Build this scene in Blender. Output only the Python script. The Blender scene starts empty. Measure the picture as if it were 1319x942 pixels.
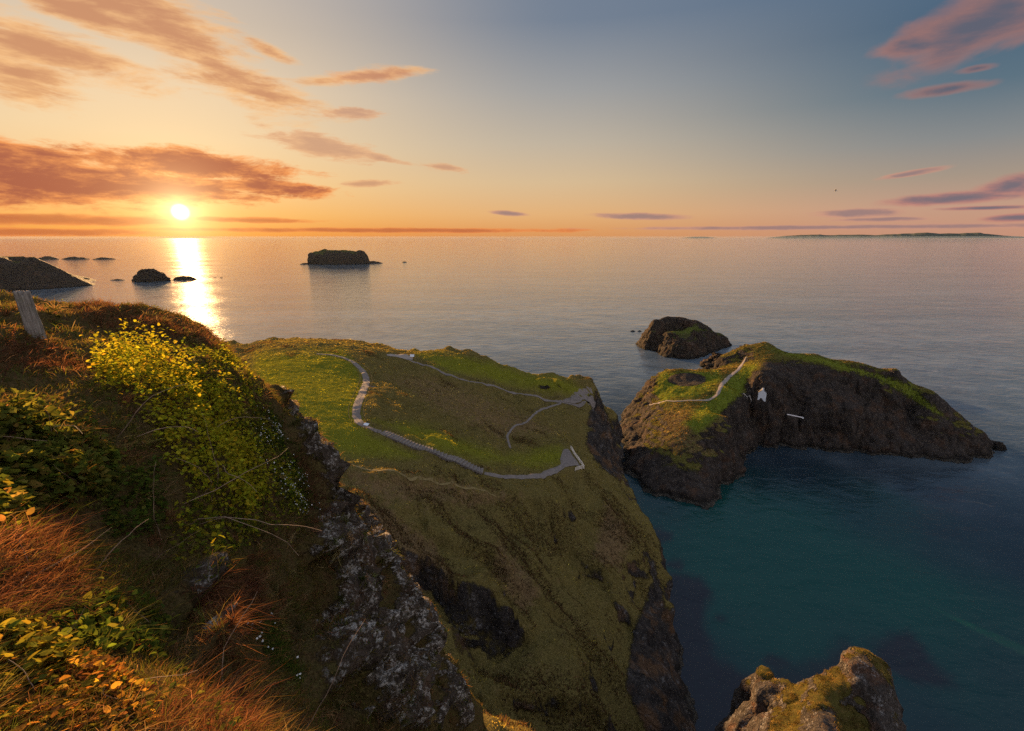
import bpy, math, random
import numpy as np
from mathutils import Vector
from mathutils.bvhtree import BVHTree

random.seed(7)
RNG = np.random.default_rng(7)
sc = bpy.context.scene
COL = sc.collection
R = math.radians

# ------------------------------------------------------------------ camera
H = 100.0
FOC = 600.0
PW, PH = 1319.0, 942.0
PITCH = math.atan(166.0 / FOC)
SP, CP = math.sin(PITCH), math.cos(PITCH)


def ray(px, py):
    u = (px - PW / 2) / FOC
    v = (py - PH / 2) / FOC
    return np.array([u, CP - v * SP, -(SP + v * CP)])


def at_z(px, py, z):
    d = ray(px, py)
    t = (z - H) / d[2]
    return (d[0] * t, d[1] * t, z)


def at_t(px, py, t):
    d = ray(px, py)
    return (d[0] * t, d[1] * t, H + d[2] * t)


def project(P):
    """world points (n,3) -> pixel coordinates (n,2) and depth."""
    P = np.asarray(P, float)
    x, y, z = P[:, 0], P[:, 1], P[:, 2] - H
    dep = y * CP - z * SP
    up = y * SP + z * CP
    dep = np.where(np.abs(dep) < 1e-6, 1e-6, dep)
    return np.stack([PW / 2 + FOC * x / dep, PH / 2 - FOC * up / dep], 1), dep


cam = bpy.data.cameras.new('camera')
cam_ob = bpy.data.objects.new('camera', cam)
COL.objects.link(cam_ob)
sc.camera = cam_ob
cam.sensor_width = 36.0
cam.lens = FOC / PW * 36.0
cam.clip_start = 0.05
cam.clip_end = 200000.0
cam_ob.location = (0, 0, H)
cam_ob.rotation_euler = (math.pi / 2 - PITCH, 0, 0)

# ------------------------------------------------------------------ noise (vectorised gradient noise)
_perm = np.random.default_rng(99).permutation(256)
_perm = np.concatenate([_perm, _perm, _perm])
_g = np.random.default_rng(98).normal(size=(256, 3))
_g /= np.linalg.norm(_g, axis=1)[:, None]


def noise3(P):
    P = np.asarray(P, float)
    i = np.floor(P).astype(int)
    f = P - i
    w = f * f * f * (f * (f * 6 - 15) + 10)
    i &= 255
    out = 0
    for dx in (0, 1):
        for dy in (0, 1):
            for dz in (0, 1):
                h = _perm[_perm[_perm[i[:, 0] + dx] + i[:, 1] + dy] + i[:, 2] + dz] & 255
                g = _g[h]
                d = (g[:, 0] * (f[:, 0] - dx) + g[:, 1] * (f[:, 1] - dy) + g[:, 2] * (f[:, 2] - dz))
                wx = w[:, 0] if dx else 1 - w[:, 0]
                wy = w[:, 1] if dy else 1 - w[:, 1]
                wz = w[:, 2] if dz else 1 - w[:, 2]
                out = out + wx * wy * wz * d
    return out * 1.6


def fbm(P, octv=5, gain=0.5, lac=2.03):
    P = np.asarray(P, float)
    a, s = 1.0, 0
    for o in range(octv):
        s = s + a * noise3(P * (lac ** o) + 17.3 * o)
        a *= gain
    return s


def ridged(P, octv=5, gain=0.5, lac=2.1):
    P = np.asarray(P, float)
    a, s = 1.0, 0
    for o in range(octv):
        s = s + a * (1 - 2 * np.abs(noise3(P * (lac ** o) + 31.7 * o)))
        a *= gain
    return s


def smooth(a, b, x):
    t = np.clip((x - a) / (b - a), 0, 1)
    return t * t * (3 - 2 * t)


def rbf_fit(C, z, c, lam=0.0):
    C = np.asarray(C, float)
    n = len(C)
    D = np.sqrt(((C[:, None] - C[None]) ** 2).sum(2) + c * c)
    A = np.zeros((n + 3, n + 3))
    A[:n, :n] = D - lam * np.eye(n)
    A[:n, n] = 1
    A[:n, n + 1:] = C
    A[n, :n] = 1
    A[n + 1:, :n] = C.T
    s = np.linalg.lstsq(A, np.concatenate([z, [0, 0, 0]]), rcond=None)[0]

    def ev(Q):
        out = np.empty(len(Q))
        for k in range(0, len(Q), 20000):
            q = Q[k:k + 20000]
            d = np.sqrt(((q[:, None] - C[None]) ** 2).sum(2) + c * c)
            out[k:k + 20000] = d @ s[:n] + s[n] + q @ s[n + 1:]
        return out
    return ev


def in_poly(p, poly):
    poly = np.asarray(poly, float)
    x, y = p[:, 0], p[:, 1]
    ins = np.zeros(len(p), bool)
    j = len(poly) - 1
    for i in range(len(poly)):
        xi, yi = poly[i]
        xj, yj = poly[j]
        c = ((yi > y) != (yj > y)) & (x < (xj - xi) * (y - yi) / (yj - yi + 1e-12) + xi)
        ins ^= c
        j = i
    return ins


def poly_dist(p, poly, closed=True):
    """unsigned distance from points to a polyline."""
    poly = np.asarray(poly, float)
    best = np.full(len(p), 1e9)
    n = len(poly)
    for i in range(n if closed else n - 1):
        a, b = poly[i], poly[(i + 1) % n]
        ab = b - a
        t = np.clip(((p - a) @ ab) / (ab @ ab + 1e-12), 0, 1)
        d = np.sqrt(((p - a - t[:, None] * ab) ** 2).sum(1))
        best = np.minimum(best, d)
    return best


def soft_mask(p, poly, w):
    """1 inside, 0 outside, soft over +-w."""
    d = poly_dist(p, poly)
    s = np.where(in_poly(p, poly), d, -d)
    return smooth(-w, w, s)


# ------------------------------------------------------------------ mesh helpers
def tag(o, label=None, cat=None, group=None, kind=None):
    if label:
        o['label'] = label
    if cat:
        o['category'] = cat
    if group:
        o['group'] = group
    if kind:
        o['kind'] = kind
    return o


def np_mesh(name, V, F, mat, parent=None, attrs=None, smooth_shade=True):
    """V (n,3); F (m,3) or (m,4) int array; attrs: name -> (n,) floats or (n,3) colours."""
    V = np.asarray(V, np.float32)
    F = np.asarray(F, np.int32)
    me = bpy.data.meshes.new(name)
    k = F.shape[1]
    me.vertices.add(len(V))
    me.vertices.foreach_set('co', V.ravel())
    me.loops.add(F.size)
    me.loops.foreach_set('vertex_index', F.ravel())
    me.polygons.add(len(F))
    me.polygons.foreach_set('loop_start', np.arange(0, F.size, k, dtype=np.int32))
    me.polygons.foreach_set('loop_total', np.full(len(F), k, np.int32))
    me.polygons.foreach_set('use_smooth', np.full(len(F), smooth_shade))
    me.update(calc_edges=True)
    for an, av in (attrs or {}).items():
        av = np.asarray(av, np.float32)
        if av.ndim == 1:
            a = me.attributes.new(an, 'FLOAT', 'POINT')
            a.data.foreach_set('value', av)
        else:
            a = me.attributes.new(an, 'FLOAT_COLOR', 'POINT')
            a.data.foreach_set('color', np.concatenate([av, np.ones((len(av), 1), np.float32)], 1).ravel())
    if mat:
        me.materials.append(mat)
    o = bpy.data.objects.new(name, me)
    COL.objects.link(o)
    if parent:
        o.parent = parent
    return o


def grid_faces(nu, nv):
    """quads of a grid stored row-major with nv points per row."""
    i = np.arange(nu - 1)[:, None] * nv + np.arange(nv - 1)[None]
    i = i.ravel()
    return np.stack([i, i + 1, i + nv + 1, i + nv], 1)


def vnormals(V, F):
    n = np.zeros_like(V)
    a, b, c, d = (V[F[:, i]] for i in range(4))
    fn = np.cross(c - a, d - b)
    for i in range(4):
        np.add.at(n, F[:, i], fn)
    return n / (np.linalg.norm(n, axis=1)[:, None] + 1e-12)


def bvh_of(V, F):
    return BVHTree.FromPolygons([tuple(v) for v in V], [tuple(int(i) for i in f) for f in F])


class MB:
    """collects boxes, bars and tubes into one mesh."""
    def __init__(self):
        self.v, self.f = [], []

    def add(self, vs, fs):
        b = len(self.v)
        self.v += [tuple(x) for x in vs]
        self.f += [tuple(b + i for i in f) for f in fs]

    def hexa(self, a, b):
        """eight corners from two quads (bottom ring, top ring)."""
        self.add(list(a) + list(b), [(3, 2, 1, 0), (4, 5, 6, 7), (0, 1, 5, 4), (1, 2, 6, 5), (2, 3, 7, 6), (3, 0, 4, 7)])

    def box(self, c, s, rz=0.0):
        cx, cy, cz = c
        sx, sy, sz = s[0] / 2, s[1] / 2, s[2] / 2
        co, si = math.cos(rz), math.sin(rz)
        q = [(-sx, -sy), (sx, -sy), (sx, sy), (-sx, sy)]
        r = [(cx + x * co - y * si, cy + x * si + y * co) for x, y in q]
        self.hexa([(x, y, cz - sz) for x, y in r], [(x, y, cz + sz) for x, y in r])

    def tube(self, pts, rad, n=6):
        pts = [Vector(p) for p in pts]
        rings = []
        for i, p in enumerate(pts):
            t = (pts[min(i + 1, len(pts) - 1)] - pts[max(i - 1, 0)]).normalized()
            up = Vector((0, 0, 1)) if abs(t.z) < 0.9 else Vector((1, 0, 0))
            a = t.cross(up).normalized()
            b = t.cross(a)
            r = rad[i] if isinstance(rad, (list, tuple)) else rad
            rings.append([p + (a * math.cos(2 * math.pi * k / n) + b * math.sin(2 * math.pi * k / n)) * r for k in range(n)])
        vs = [v for rg in rings for v in rg]
        fs = []
        for i in range(len(rings) - 1):
            for k in range(n):
                fs.append((i * n + k, i * n + (k + 1) % n, (i + 1) * n + (k + 1) % n, (i + 1) * n + k))
        fs.append(tuple(range(n)))
        fs.append(tuple(len(vs) - 1 - k for k in range(n)))
        self.add(vs, fs)

    def build(self, name, mat, parent=None, shade=False):
        me = bpy.data.meshes.new(name)
        me.from_pydata(self.v, [], self.f)
        import bmesh
        bm = bmesh.new()
        bm.from_mesh(me)
        bmesh.ops.recalc_face_normals(bm, faces=bm.faces)
        bm.to_mesh(me)
        bm.free()
        if shade:
            for p in me.polygons:
                p.use_smooth = True
        me.materials.append(mat)
        o = bpy.data.objects.new(name, me)
        COL.objects.link(o)
        if parent:
            o.parent = parent
        return o


def empty(name, loc, rz=0.0):
    o = bpy.data.objects.new(name, None)
    o.empty_display_size = 0.3
    COL.objects.link(o)
    o.location = loc
    o.rotation_euler = (0, 0, rz)
    return o


# ------------------------------------------------------------------ node helpers
class NT:
    def __init__(self, nt):
        self.nt = nt

    def n(self, typ, ins=None, **pr):
        nd = self.nt.nodes.new(typ)
        for k, v in pr.items():
            setattr(nd, k, v)
        for k, v in (ins or {}).items():
            s = nd.inputs[k]
            if hasattr(v, 'is_output') or hasattr(v, 'links'):
                self.nt.links.new(v, s)
            else:
                s.default_value = v
        return nd

    def m(self, op, a, b=0.0, c=0.0, clamp=False):
        nd = self.n('ShaderNodeMath', {0: a, 1: b, 2: c}, operation=op, use_clamp=clamp)
        return nd.outputs[0]

    def mix(self, f, a, b, blend='MIX'):
        nd = self.n('ShaderNodeMix', {0: f, 6: a, 7: b}, data_type='RGBA', blend_type=blend)
        return nd.outputs[2]

    def noise(self, vec, scale, detail=4.0, rough=0.55, dist=0.0, lac=2.0):
        nd = self.n('ShaderNodeTexNoise', {'Vector': vec, 'Scale': scale, 'Detail': detail, 'Roughness': rough, 'Distortion': dist, 'Lacunarity': lac})
        return nd.outputs[0]

    def ramp(self, f, stops, interp='LINEAR'):
        nd = self.n('ShaderNodeValToRGB', {0: f})
        cr = nd.color_ramp
        cr.interpolation = interp
        while len(cr.elements) > 1:
            cr.elements.remove(cr.elements[-1])
        for i, (p, c) in enumerate(stops):
            if not isinstance(c, (tuple, list)):
                c = (c, c, c)
            e = cr.elements[0] if i == 0 else cr.elements.new(p)
            e.position = p
            e.color = (c[0], c[1], c[2], 1)
        return nd.outputs[0]

    def sstep(self, x, a, b):
        nd = self.n('ShaderNodeMapRange', {0: x, 1: a, 2: b, 3: 0.0, 4: 1.0}, interpolation_type='SMOOTHSTEP')
        return nd.outputs[0]

    def attr(self, name):
        return self.n('ShaderNodeAttribute', attribute_name=name)


def lin(c):
    """sRGB 0..255 -> linear."""
    return tuple(((x / 255) / 12.92 if x / 255 <= 0.04045 else ((x / 255 + 0.055) / 1.055) ** 2.4) for x in c)


def new_mat(name):
    m = bpy.data.materials.new(name)
    m.use_nodes = True
    nt = m.node_tree
    return m, NT(nt), nt.nodes['Principled BSDF'], nt.nodes['Material Output']


# ------------------------------------------------------------------ light
EXPO = 1.75
SKY = 0.1
SUN_EL, SUN_AZ = R(2.3), R(-34.1)
sun_dir = Vector((math.sin(SUN_AZ) * math.cos(SUN_EL), math.cos(SUN_AZ) * math.cos(SUN_EL), math.sin(SUN_EL)))
LAMP_EL = R(7.0)
lamp_dir = Vector((math.sin(SUN_AZ) * math.cos(LAMP_EL), math.cos(SUN_AZ) * math.cos(LAMP_EL), math.sin(LAMP_EL)))
sl = bpy.data.lights.new('sun', 'SUN')
sl.energy = 5.0
sl.angle = R(0.6)
sl.color = (1.0, 0.56, 0.22)
so = bpy.data.objects.new('sun', sl)
COL.objects.link(so)
so.location = (0, 0, 300)
so.rotation_euler = lamp_dir.to_track_quat('Z', 'Y').to_euler()


def build_world():
    W = bpy.data.worlds.new('World')
    sc.world = W
    W.use_nodes = True
    T = NT(W.node_tree)
    bg = W.node_tree.nodes['Background']
    bg.inputs[1].default_value = SKY
    K = 1.0 / (SKY * 2 ** EXPO)          # display value -> sky colour

    def c(rgb, k=1.0):
        l = lin(rgb)
        return tuple(x * k for x in l)
    d = T.n('ShaderNodeTexCoord').outputs['Generated']
    sky = T.n('ShaderNodeTexSky', sky_type='NISHITA', sun_disc=False, sun_elevation=SUN_EL, sun_rotation=SUN_AZ,
              air_density=1.0, dust_density=1.5, ozone_density=2.0, altitude=100).outputs[0]
    xyz = T.n('ShaderNodeSeparateXYZ', {0: d})
    x, y, z = xyz.outputs
    el = T.m('MULTIPLY', T.m('ARCSINE', z), 180 / math.pi)
    az = T.m('MULTIPLY', T.m('ARCTAN2', x, y), 180 / math.pi)
    # compress the Nishita sky so that the sun side keeps its colour
    den = T.n('ShaderNodeVectorMath', {0: sky, 1: (1 / 7.0, 1 / 6.5, 1 / 6.0)}, operation='MULTIPLY').outputs[0]
    den = T.n('ShaderNodeVectorMath', {0: den, 1: (1, 1, 1)}, operation='ADD').outputs[0]
    nis = T.n('ShaderNodeVectorMath', {0: sky, 1: den}, operation='DIVIDE').outputs[0]
    # dusk colours by height for the sun side, the middle and the side away from it; raised above the frame to fill shade
    e = T.m('DIVIDE', T.m('ADD', el, 2.0), 62.0, clamp=True)

    def er(st):
        return T.ramp(e, [((a + 2.0) / 62.0, c(col)) for a, col in st])
    left = er([(-2, (236, 128, 56)), (0, (240, 138, 60)), (2.2, (248, 178, 98)), (5, (250, 202, 136)), (9, (246, 214, 166)), (14, (240, 214, 178)), (19, (216, 198, 176)), (30, (188, 184, 188)), (42, (186, 194, 212)), (58, (178, 192, 218))])
    mid = er([(-2, (226, 150, 96)), (0, (233, 160, 98)), (2.5, (238, 184, 128)), (6, (226, 194, 152)), (10, (202, 186, 164)), (15, (168, 166, 164)), (21, (120, 132, 150)), (30, (112, 128, 152)), (42, (172, 186, 212)), (58, (178, 192, 218))])
    right = er([(-2, (204, 148, 122)), (0, (214, 158, 132)), (2.5, (208, 164, 142)), (5, (176, 156, 140)), (8, (142, 143, 144)), (12, (94, 116, 132)), (17, (70, 98, 124)), (28, (100, 122, 150)), (42, (172, 186, 212)), (58, (178, 192, 218))])
    f1 = T.sstep(az, -34.0, 8.0)
    f2 = T.sstep(az, 4.0, 44.0)
    aa = T.m('ABSOLUTE', T.m('SUBTRACT', az, math.degrees(SUN_AZ)))
    f2 = T.m('MAXIMUM', f2, T.sstep(aa, 70.0, 120.0))
    f1 = T.m('MAXIMUM', f1, T.sstep(aa, 40.0, 90.0))
    grad = T.mix(f2, T.mix(f1, left, mid), right)
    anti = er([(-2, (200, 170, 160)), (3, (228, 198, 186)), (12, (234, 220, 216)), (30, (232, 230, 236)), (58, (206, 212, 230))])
    anti = T.n('ShaderNodeVectorMath', {0: anti, 'Scale': 1.5}, operation='SCALE').outputs[0]  # unseen sky behind the camera, brightened to fill the shaded ground
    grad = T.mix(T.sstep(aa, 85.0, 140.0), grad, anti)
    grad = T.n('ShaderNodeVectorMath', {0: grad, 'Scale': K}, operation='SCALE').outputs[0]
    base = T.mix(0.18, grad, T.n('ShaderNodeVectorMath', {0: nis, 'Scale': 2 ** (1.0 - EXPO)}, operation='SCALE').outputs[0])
    # clouds, in sky-dome angles
    cv = T.n('ShaderNodeCombineXYZ', {0: az, 1: el, 2: 0.0}).outputs[0]

    def streak(sx, sy, rot, scale, seed, det=6.0, rough=0.66, dist=0.25):
        mp = T.n('ShaderNodeMapping', {'Vector': cv, 'Rotation': (0, 0, R(rot)), 'Scale': (sx, sy, 1), 'Location': (seed * 3.7, seed * 1.9, seed)})
        return T.noise(mp.outputs[0], scale, det, rough, dist)

    def blob(azc, elc, ra, re, rot=0.0):
        """soft ellipse around (azc, elc) degrees: 1 in the middle to 0 at the rim."""
        co, si = math.cos(R(rot)), math.sin(R(rot))
        da = T.m('SUBTRACT', az, azc)
        de = T.m('SUBTRACT', el, elc)
        a = T.m('DIVIDE', T.m('ADD', T.m('MULTIPLY', da, co), T.m('MULTIPLY', de, si)), ra)
        b = T.m('DIVIDE', T.m('SUBTRACT', T.m('MULTIPLY', de, co), T.m('MULTIPLY', da, si)), re)
        r2 = T.m('ADD', T.m('MULTIPLY', a, a), T.m('MULTIPLY', b, b))
        return T.m('SUBTRACT', 1.0, T.m('SQRT', r2))

    def deg(px, py):
        v = ray(px, py)
        return math.degrees(math.atan2(v[0], v[1])), math.degrees(math.atan2(v[2], math.hypot(v[0], v[1])))

    def cloud(base, spec, nz, thick, cols, edge=(0.0, 0.5), amp=1.9, op=1.0):
        """spec: list of (px, py, half-width px, half-height px, rot); cols: thin rim colour, thick body colour."""
        m = None
        for (px, py, hw, hh, rot) in spec:
            a0, e0 = deg(px, py)
            k = 57.3 / FOC * math.cos(math.atan((px - PW / 2) / FOC)) ** 1.3
            b = blob(a0, e0, hw * k * 1.3, hh * k * 1.3, rot)
            m = b if m is None else T.m('MAXIMUM', m, b)
        den_ = T.m('ADD', m, T.m('MULTIPLY', T.m('SUBTRACT', nz, 0.5), amp))
        al = T.m('MULTIPLY', T.sstep(den_, edge[0], edge[1]), op)
        th = T.sstep(T.m('ADD', den_, T.m('MULTIPLY', T.m('SUBTRACT', thick, 0.5), 1.2)), edge[0] + 0.08, edge[1] + 0.38)
        rim = tuple(v * K for v in lin(cols[0])) + (1,)
        body = tuple(v * K for v in lin(cols[1])) + (1,)
        return T.mix(al, base, T.mix(th, rim, body))
    n1 = streak(0.10, 0.42, 22, 1.0, 1.3)
    n2 = streak(0.16, 0.75, 3, 1.0, 4.1)
    n3 = streak(0.30, 1.3, 10, 1.0, 7.7)
    n4 = streak(0.22, 0.7, 4, 1.0, 9.2, 7.0, 0.68)
    n5 = streak(0.15, 0.36, 12, 1.0, 12.4, 6.0, 0.55, 0.5)
    # high streaks upper left
    base = cloud(base, [(215, 38, 190, 52, -26), (60, 60, 150, 40, -12), (290, 90, 130, 28, -20), (345, 122, 90, 14, -10), (90, 10, 120, 26, -8), (440, 100, 80, 9, 8), (350, 68, 40, 9, -14), (30, 95, 90, 40, -5)],
                 n1, n3, ((250, 192, 128), (200, 134, 92)), (0.2, 0.75), 2.3, 0.85)
    # large band above the sun
    base = cloud(base, [(40, 232, 170, 40, 0), (240, 212, 120, 18, -2), (340, 241, 75, 10, -3), (0, 215, 110, 34, -4), (180, 242, 140, 20, 0)],
                 n4, n3, ((248, 156, 86), (166, 88, 68)), (-0.02, 0.42), 1.9, 0.96)
    # thin low bars over the horizon
    base = cloud(base, [(90, 284, 190, 8, 0), (330, 284, 90, 4, 0), (40, 299, 150, 6, 0), (500, 297, 260, 3, 0)],
                 n2, n3, ((240, 140, 74), (190, 100, 62)), (0.05, 0.5), 1.4, 0.8)
    # small pieces
    base = cloud(base, [(410, 188, 58, 16, -8), (440, 194, 50, 10, -5), (490, 204, 34, 4, -8), (575, 216, 32, 5, -6), (478, 236, 40, 4, 4), (458, 146, 36, 7, 4), (470, 98, 50, 8, 8)],
                 n3, n1, ((236, 176, 126), (196, 138, 108)), (0.1, 0.6), 1.8, 0.7)
    base = cloud(base, [(655, 275, 26, 3, -4), (826, 279, 56, 4, -2), (1100, 275, 60, 6, 1), (1130, 283, 60, 3, 0), (1060, 293, 260, 3, 0), (1170, 224, 36, 4, 8)],
                 n2, n3, ((204, 150, 128), (150, 122, 122)), (0.06, 0.5), 1.2, 0.85)
    # pink clouds on the right
    base = cloud(base, [(1262, 36, 110, 36, 12), (1175, 60, 46, 15, 0), (1290, 12, 90, 34, 10), (1226, 114, 46, 7, 0), (1260, 88, 22, 5, 0)],
                 n5, n1, ((178, 122, 108), (98, 98, 112)), (0.0, 0.7), 1.7, 0.88)
    base = cloud(base, [(1235, 255, 78, 8, 2), (1306, 240, 40, 14, 10), (1270, 268, 50, 3, 0), (1310, 280, 34, 5, 2)],
                 n5, n3, ((196, 130, 118), (112, 104, 116)), (0.0, 0.55), 1.2, 0.9)
    # the sun's glow and disc
    dt = T.n('ShaderNodeVectorMath', {0: d, 1: tuple(sun_dir)}, operation='DOT_PRODUCT').outputs['Value']
    ang = T.m('MULTIPLY', T.m('ARCCOSINE', T.m('MINIMUM', dt, 0.9999999)), 180 / math.pi)
    g1 = T.m('EXPONENT', T.m('MULTIPLY', ang, -1 / 1.5))
    g2 = T.m('EXPONENT', T.m('MULTIPLY', ang, -1 / 5.5))
    disc = T.m('SUBTRACT', 1.0, T.sstep(ang, 0.05, 0.9))

    def add(base, f, col):
        s = T.n('ShaderNodeVectorMath', {0: col, 'Scale': f}, operation='SCALE').outputs[0]
        return T.n('ShaderNodeVectorMath', {0: base, 1: s}, operation='ADD').outputs[0]
    base = add(base, g2, (0.32 * K, 0.16 * K, 0.04 * K))
    base = add(base, g1, (1.9 * K, 1.3 * K, 0.6 * K))
    base = add(base, disc, (5.0 * K, 4.2 * K, 2.8 * K))
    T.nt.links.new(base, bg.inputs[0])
    W.cycles.sampling_method = 'MANUAL'
    W.cycles.sample_map_resolution = 2048


build_world()
# ------------------------------------------------------------------ materials
def land_material(name, grass, lush, dry, rock_lo, rock_hi, warm=(0.14, 0.075, 0.035), nscale=1.0, lichen=0.0, wet=True, band_f=1.0, lich_c=(0.34, 0.33, 0.33, 1)):
    """turf over rock: attribute 'land' holds rock, lush and dry cover."""
    m, T, bs, out = new_mat(name)
    pos = T.n('ShaderNodeNewGeometry').outputs['Position']
    sep = T.n('ShaderNodeSeparateColor', {0: T.attr('land').outputs['Color']})
    rock, lu, dr = sep.outputs
    nb = T.noise(pos, 0.09 * nscale, 6, 0.6)
    nm = T.noise(pos, 0.7 * nscale, 7, 0.65)
    st = T.n('ShaderNodeMapping', {'Vector': pos, 'Scale': (1.4, 1.4, 0.5)}).outputs[0]
    nf = T.noise(st, 3.2 * nscale, 6, 0.7)
    g = T.mix(T.sstep(T.m('ADD', lu, T.m('MULTIPLY', T.m('SUBTRACT', nb, 0.5), 0.9)), 0.25, 0.85), grass + (1,), lush + (1,))
    g = T.mix(T.sstep(T.m('ADD', dr, T.m('MULTIPLY', T.m('SUBTRACT', nm, 0.5), 1.5)), 0.3, 0.85), g, dry + (1,))
    var = T.n('ShaderNodeMapRange', {0: nf, 1: 0.3, 2: 0.7, 3: 0.35, 4: 1.7}).outputs[0]
    g = T.n('ShaderNodeVectorMath', {0: g, 'Scale': var}, operation='SCALE').outputs[0]
    # rock: strata, cracks, warm iron stain and pale lichen
    v1 = T.n('ShaderNodeMapping', {'Vector': pos, 'Scale': (1, 1, 0.45), 'Rotation': (0.2, 0.15, 0)}).outputs[0]
    nr = T.noise(v1, 0.55 * nscale, 9, 0.68, 0.4)
    r = T.ramp(nr, [(0.3, rock_lo), (0.52, tuple((a + b) / 2 for a, b in zip(rock_lo, rock_hi))), (0.72, rock_hi)])
    wn = T.noise(pos, 0.16 * nscale, 4, 0.6)
    r = T.mix(T.m('MULTIPLY', T.sstep(wn, 0.5, 0.68), 0.7), r, warm + (1,))
    if lichen > 0:
        ln = T.noise(pos, 1.5 * nscale, 9, 0.72, 0.3)
        l2 = T.noise(pos, 0.35 * nscale, 3, 0.5)
        lf = T.sstep(T.m('ADD', ln, T.m('MULTIPLY', T.m('SUBTRACT', l2, 0.5), 0.6)), 0.6 - 0.1 * lichen, 0.68)
        r = T.mix(T.m('MULTIPLY', lf, min(1.0, lichen)), r, lich_c)
    rk = T.sstep(T.m('ADD', rock, T.m('MULTIPLY', T.m('SUBTRACT', nm, 0.5), 1.1)), 0.35, 0.65)
    col = T.mix(rk, g, r)
    if wet:
        z = T.n('ShaderNodeSeparateXYZ', {0: pos}).outputs[2]
        zz = T.m('ADD', z, T.m('MULTIPLY', T.m('SUBTRACT', nm, 0.5), 2.5))
        tide = T.m('SUBTRACT', 1.0, T.sstep(zz, 0.6, 3.2))
        col = T.mix(tide, col, (0.012, 0.011, 0.010, 1))
        # pale barnacle band at the water's edge
        band = T.m('MULTIPLY', T.sstep(zz, -0.2, 0.4), T.m('SUBTRACT', 1.0, T.sstep(zz, 0.7, 1.2)))
        col = T.mix(T.m('MULTIPLY', T.m('MULTIPLY', band, band_f), T.sstep(nf, 0.42, 0.6)), col, (0.10, 0.09, 0.075, 1))
    T.nt.links.new(col, bs.inputs['Base Color'])
    bs.inputs['Roughness'].default_value = 0.85
    T.nt.links.new(T.m('MULTIPLY', rk, 0.08), bs.inputs['Specular IOR Level'])
    vs = T.n('ShaderNodeMapping', {'Vector': T.n('ShaderNodeVectorMath', {0: pos, 1: T.n('ShaderNodeCombineXYZ', {0: T.m('MULTIPLY', nm, 2.2 / nscale), 1: T.m('MULTIPLY', nb, 4.0 / nscale), 2: 0.0}).outputs[0]}, operation='ADD').outputs[0], 'Scale': (1, 1, 0.42)}).outputs[0]
    jt = T.n('ShaderNodeTexVoronoi', {'Vector': vs, 'Scale': 0.42 * nscale}, feature='DISTANCE_TO_EDGE').outputs[0]
    jt2 = T.n('ShaderNodeTexVoronoi', {'Vector': vs, 'Scale': 1.3 * nscale}, feature='DISTANCE_TO_EDGE').outputs[0]
    cell = T.n('ShaderNodeTexVoronoi', {'Vector': vs, 'Scale': 0.42 * nscale}).outputs['Color']
    cellv = T.n('ShaderNodeSeparateColor', {0: cell}).outputs[0]
    joint = T.m('MULTIPLY', T.sstep(jt, 0.0, 0.10), T.m('ADD', 0.5, T.m('MULTIPLY', T.sstep(jt2, 0.0, 0.12), 0.5)))
    nr = T.m('ADD', nr, T.m('ADD', T.m('MULTIPLY', joint, 0.35), T.m('MULTIPLY', cellv, 0.35)))
    hb = T.m('ADD', T.m('MULTIPLY', nf, 0.35), T.m('ADD', T.m('MULTIPLY', nm, 0.8), T.m('MULTIPLY', T.m('MULTIPLY', nr, rk), 2.6)))
    bp = T.n('ShaderNodeBump', {'Height': hb, 'Distance': 0.9 / nscale, 'Strength': 0.8})
    T.nt.links.new(bp.outputs[0], bs.inputs['Normal'])
    return m


def simple_mat(name, c, rough=0.7, spec=0.3, var=0.25, scale=3.0, bump=0.0, stretch=(1, 1, 1)):
    m, T, bs, out = new_mat(name)
    pos = T.n('ShaderNodeTexCoord').outputs['Object']
    mp = T.n('ShaderNodeMapping', {'Vector': pos, 'Scale': stretch}).outputs[0]
    nz = T.noise(mp, scale, 6, 0.65)
    f = T.n('ShaderNodeMapRange', {0: nz, 1: 0.25, 2: 0.75, 3: 1 - var, 4: 1 + var}).outputs[0]
    col = T.n('ShaderNodeVectorMath', {0: c, 'Scale': f}, operation='SCALE').outputs[0]
    T.nt.links.new(col, bs.inputs['Base Color'])
    bs.inputs['Roughness'].default_value = rough
    bs.inputs['Specular IOR Level'].default_value = spec
    if bump:
        bp = T.n('ShaderNodeBump', {'Height': nz, 'Distance': bump, 'Strength': 0.8})
        T.nt.links.new(bp.outputs[0], bs.inputs['Normal'])
    return m


def leaf_mat(name, trans=0.45, gloss=0.12, rough=0.45):
    """thin leaves and blades; colour from attribute 'tint'."""
    m, T, bs, out = new_mat(name)
    T.nt.nodes.remove(bs)
    col = T.attr('tint').outputs['Color']
    di = T.n('ShaderNodeBsdfDiffuse', {'Color': col}).outputs[0]
    tr = T.n('ShaderNodeBsdfTranslucent', {'Color': T.mix(0.5, col, T.n('ShaderNodeVectorMath', {0: col, 1: (1.5, 1.25, 0.5)}, operation='MULTIPLY').outputs[0])}).outputs[0]
    mx = T.n('ShaderNodeMixShader', {0: trans, 1: di, 2: tr}).outputs[0]
    if gloss > 0:
        gl = T.n('ShaderNodeBsdfGlossy', {'Color': (0.8, 0.8, 0.8, 1), 'Roughness': rough}).outputs[0]
        fr = T.n('ShaderNodeFresnel', {'IOR': 1.4}).outputs[0]
        mx = T.n('ShaderNodeMixShader', {0: T.m('MULTIPLY', fr, gloss * 4), 1: mx, 2: gl}).outputs[0]
    T.nt.links.new(mx, out.inputs[0])
    return m


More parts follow.
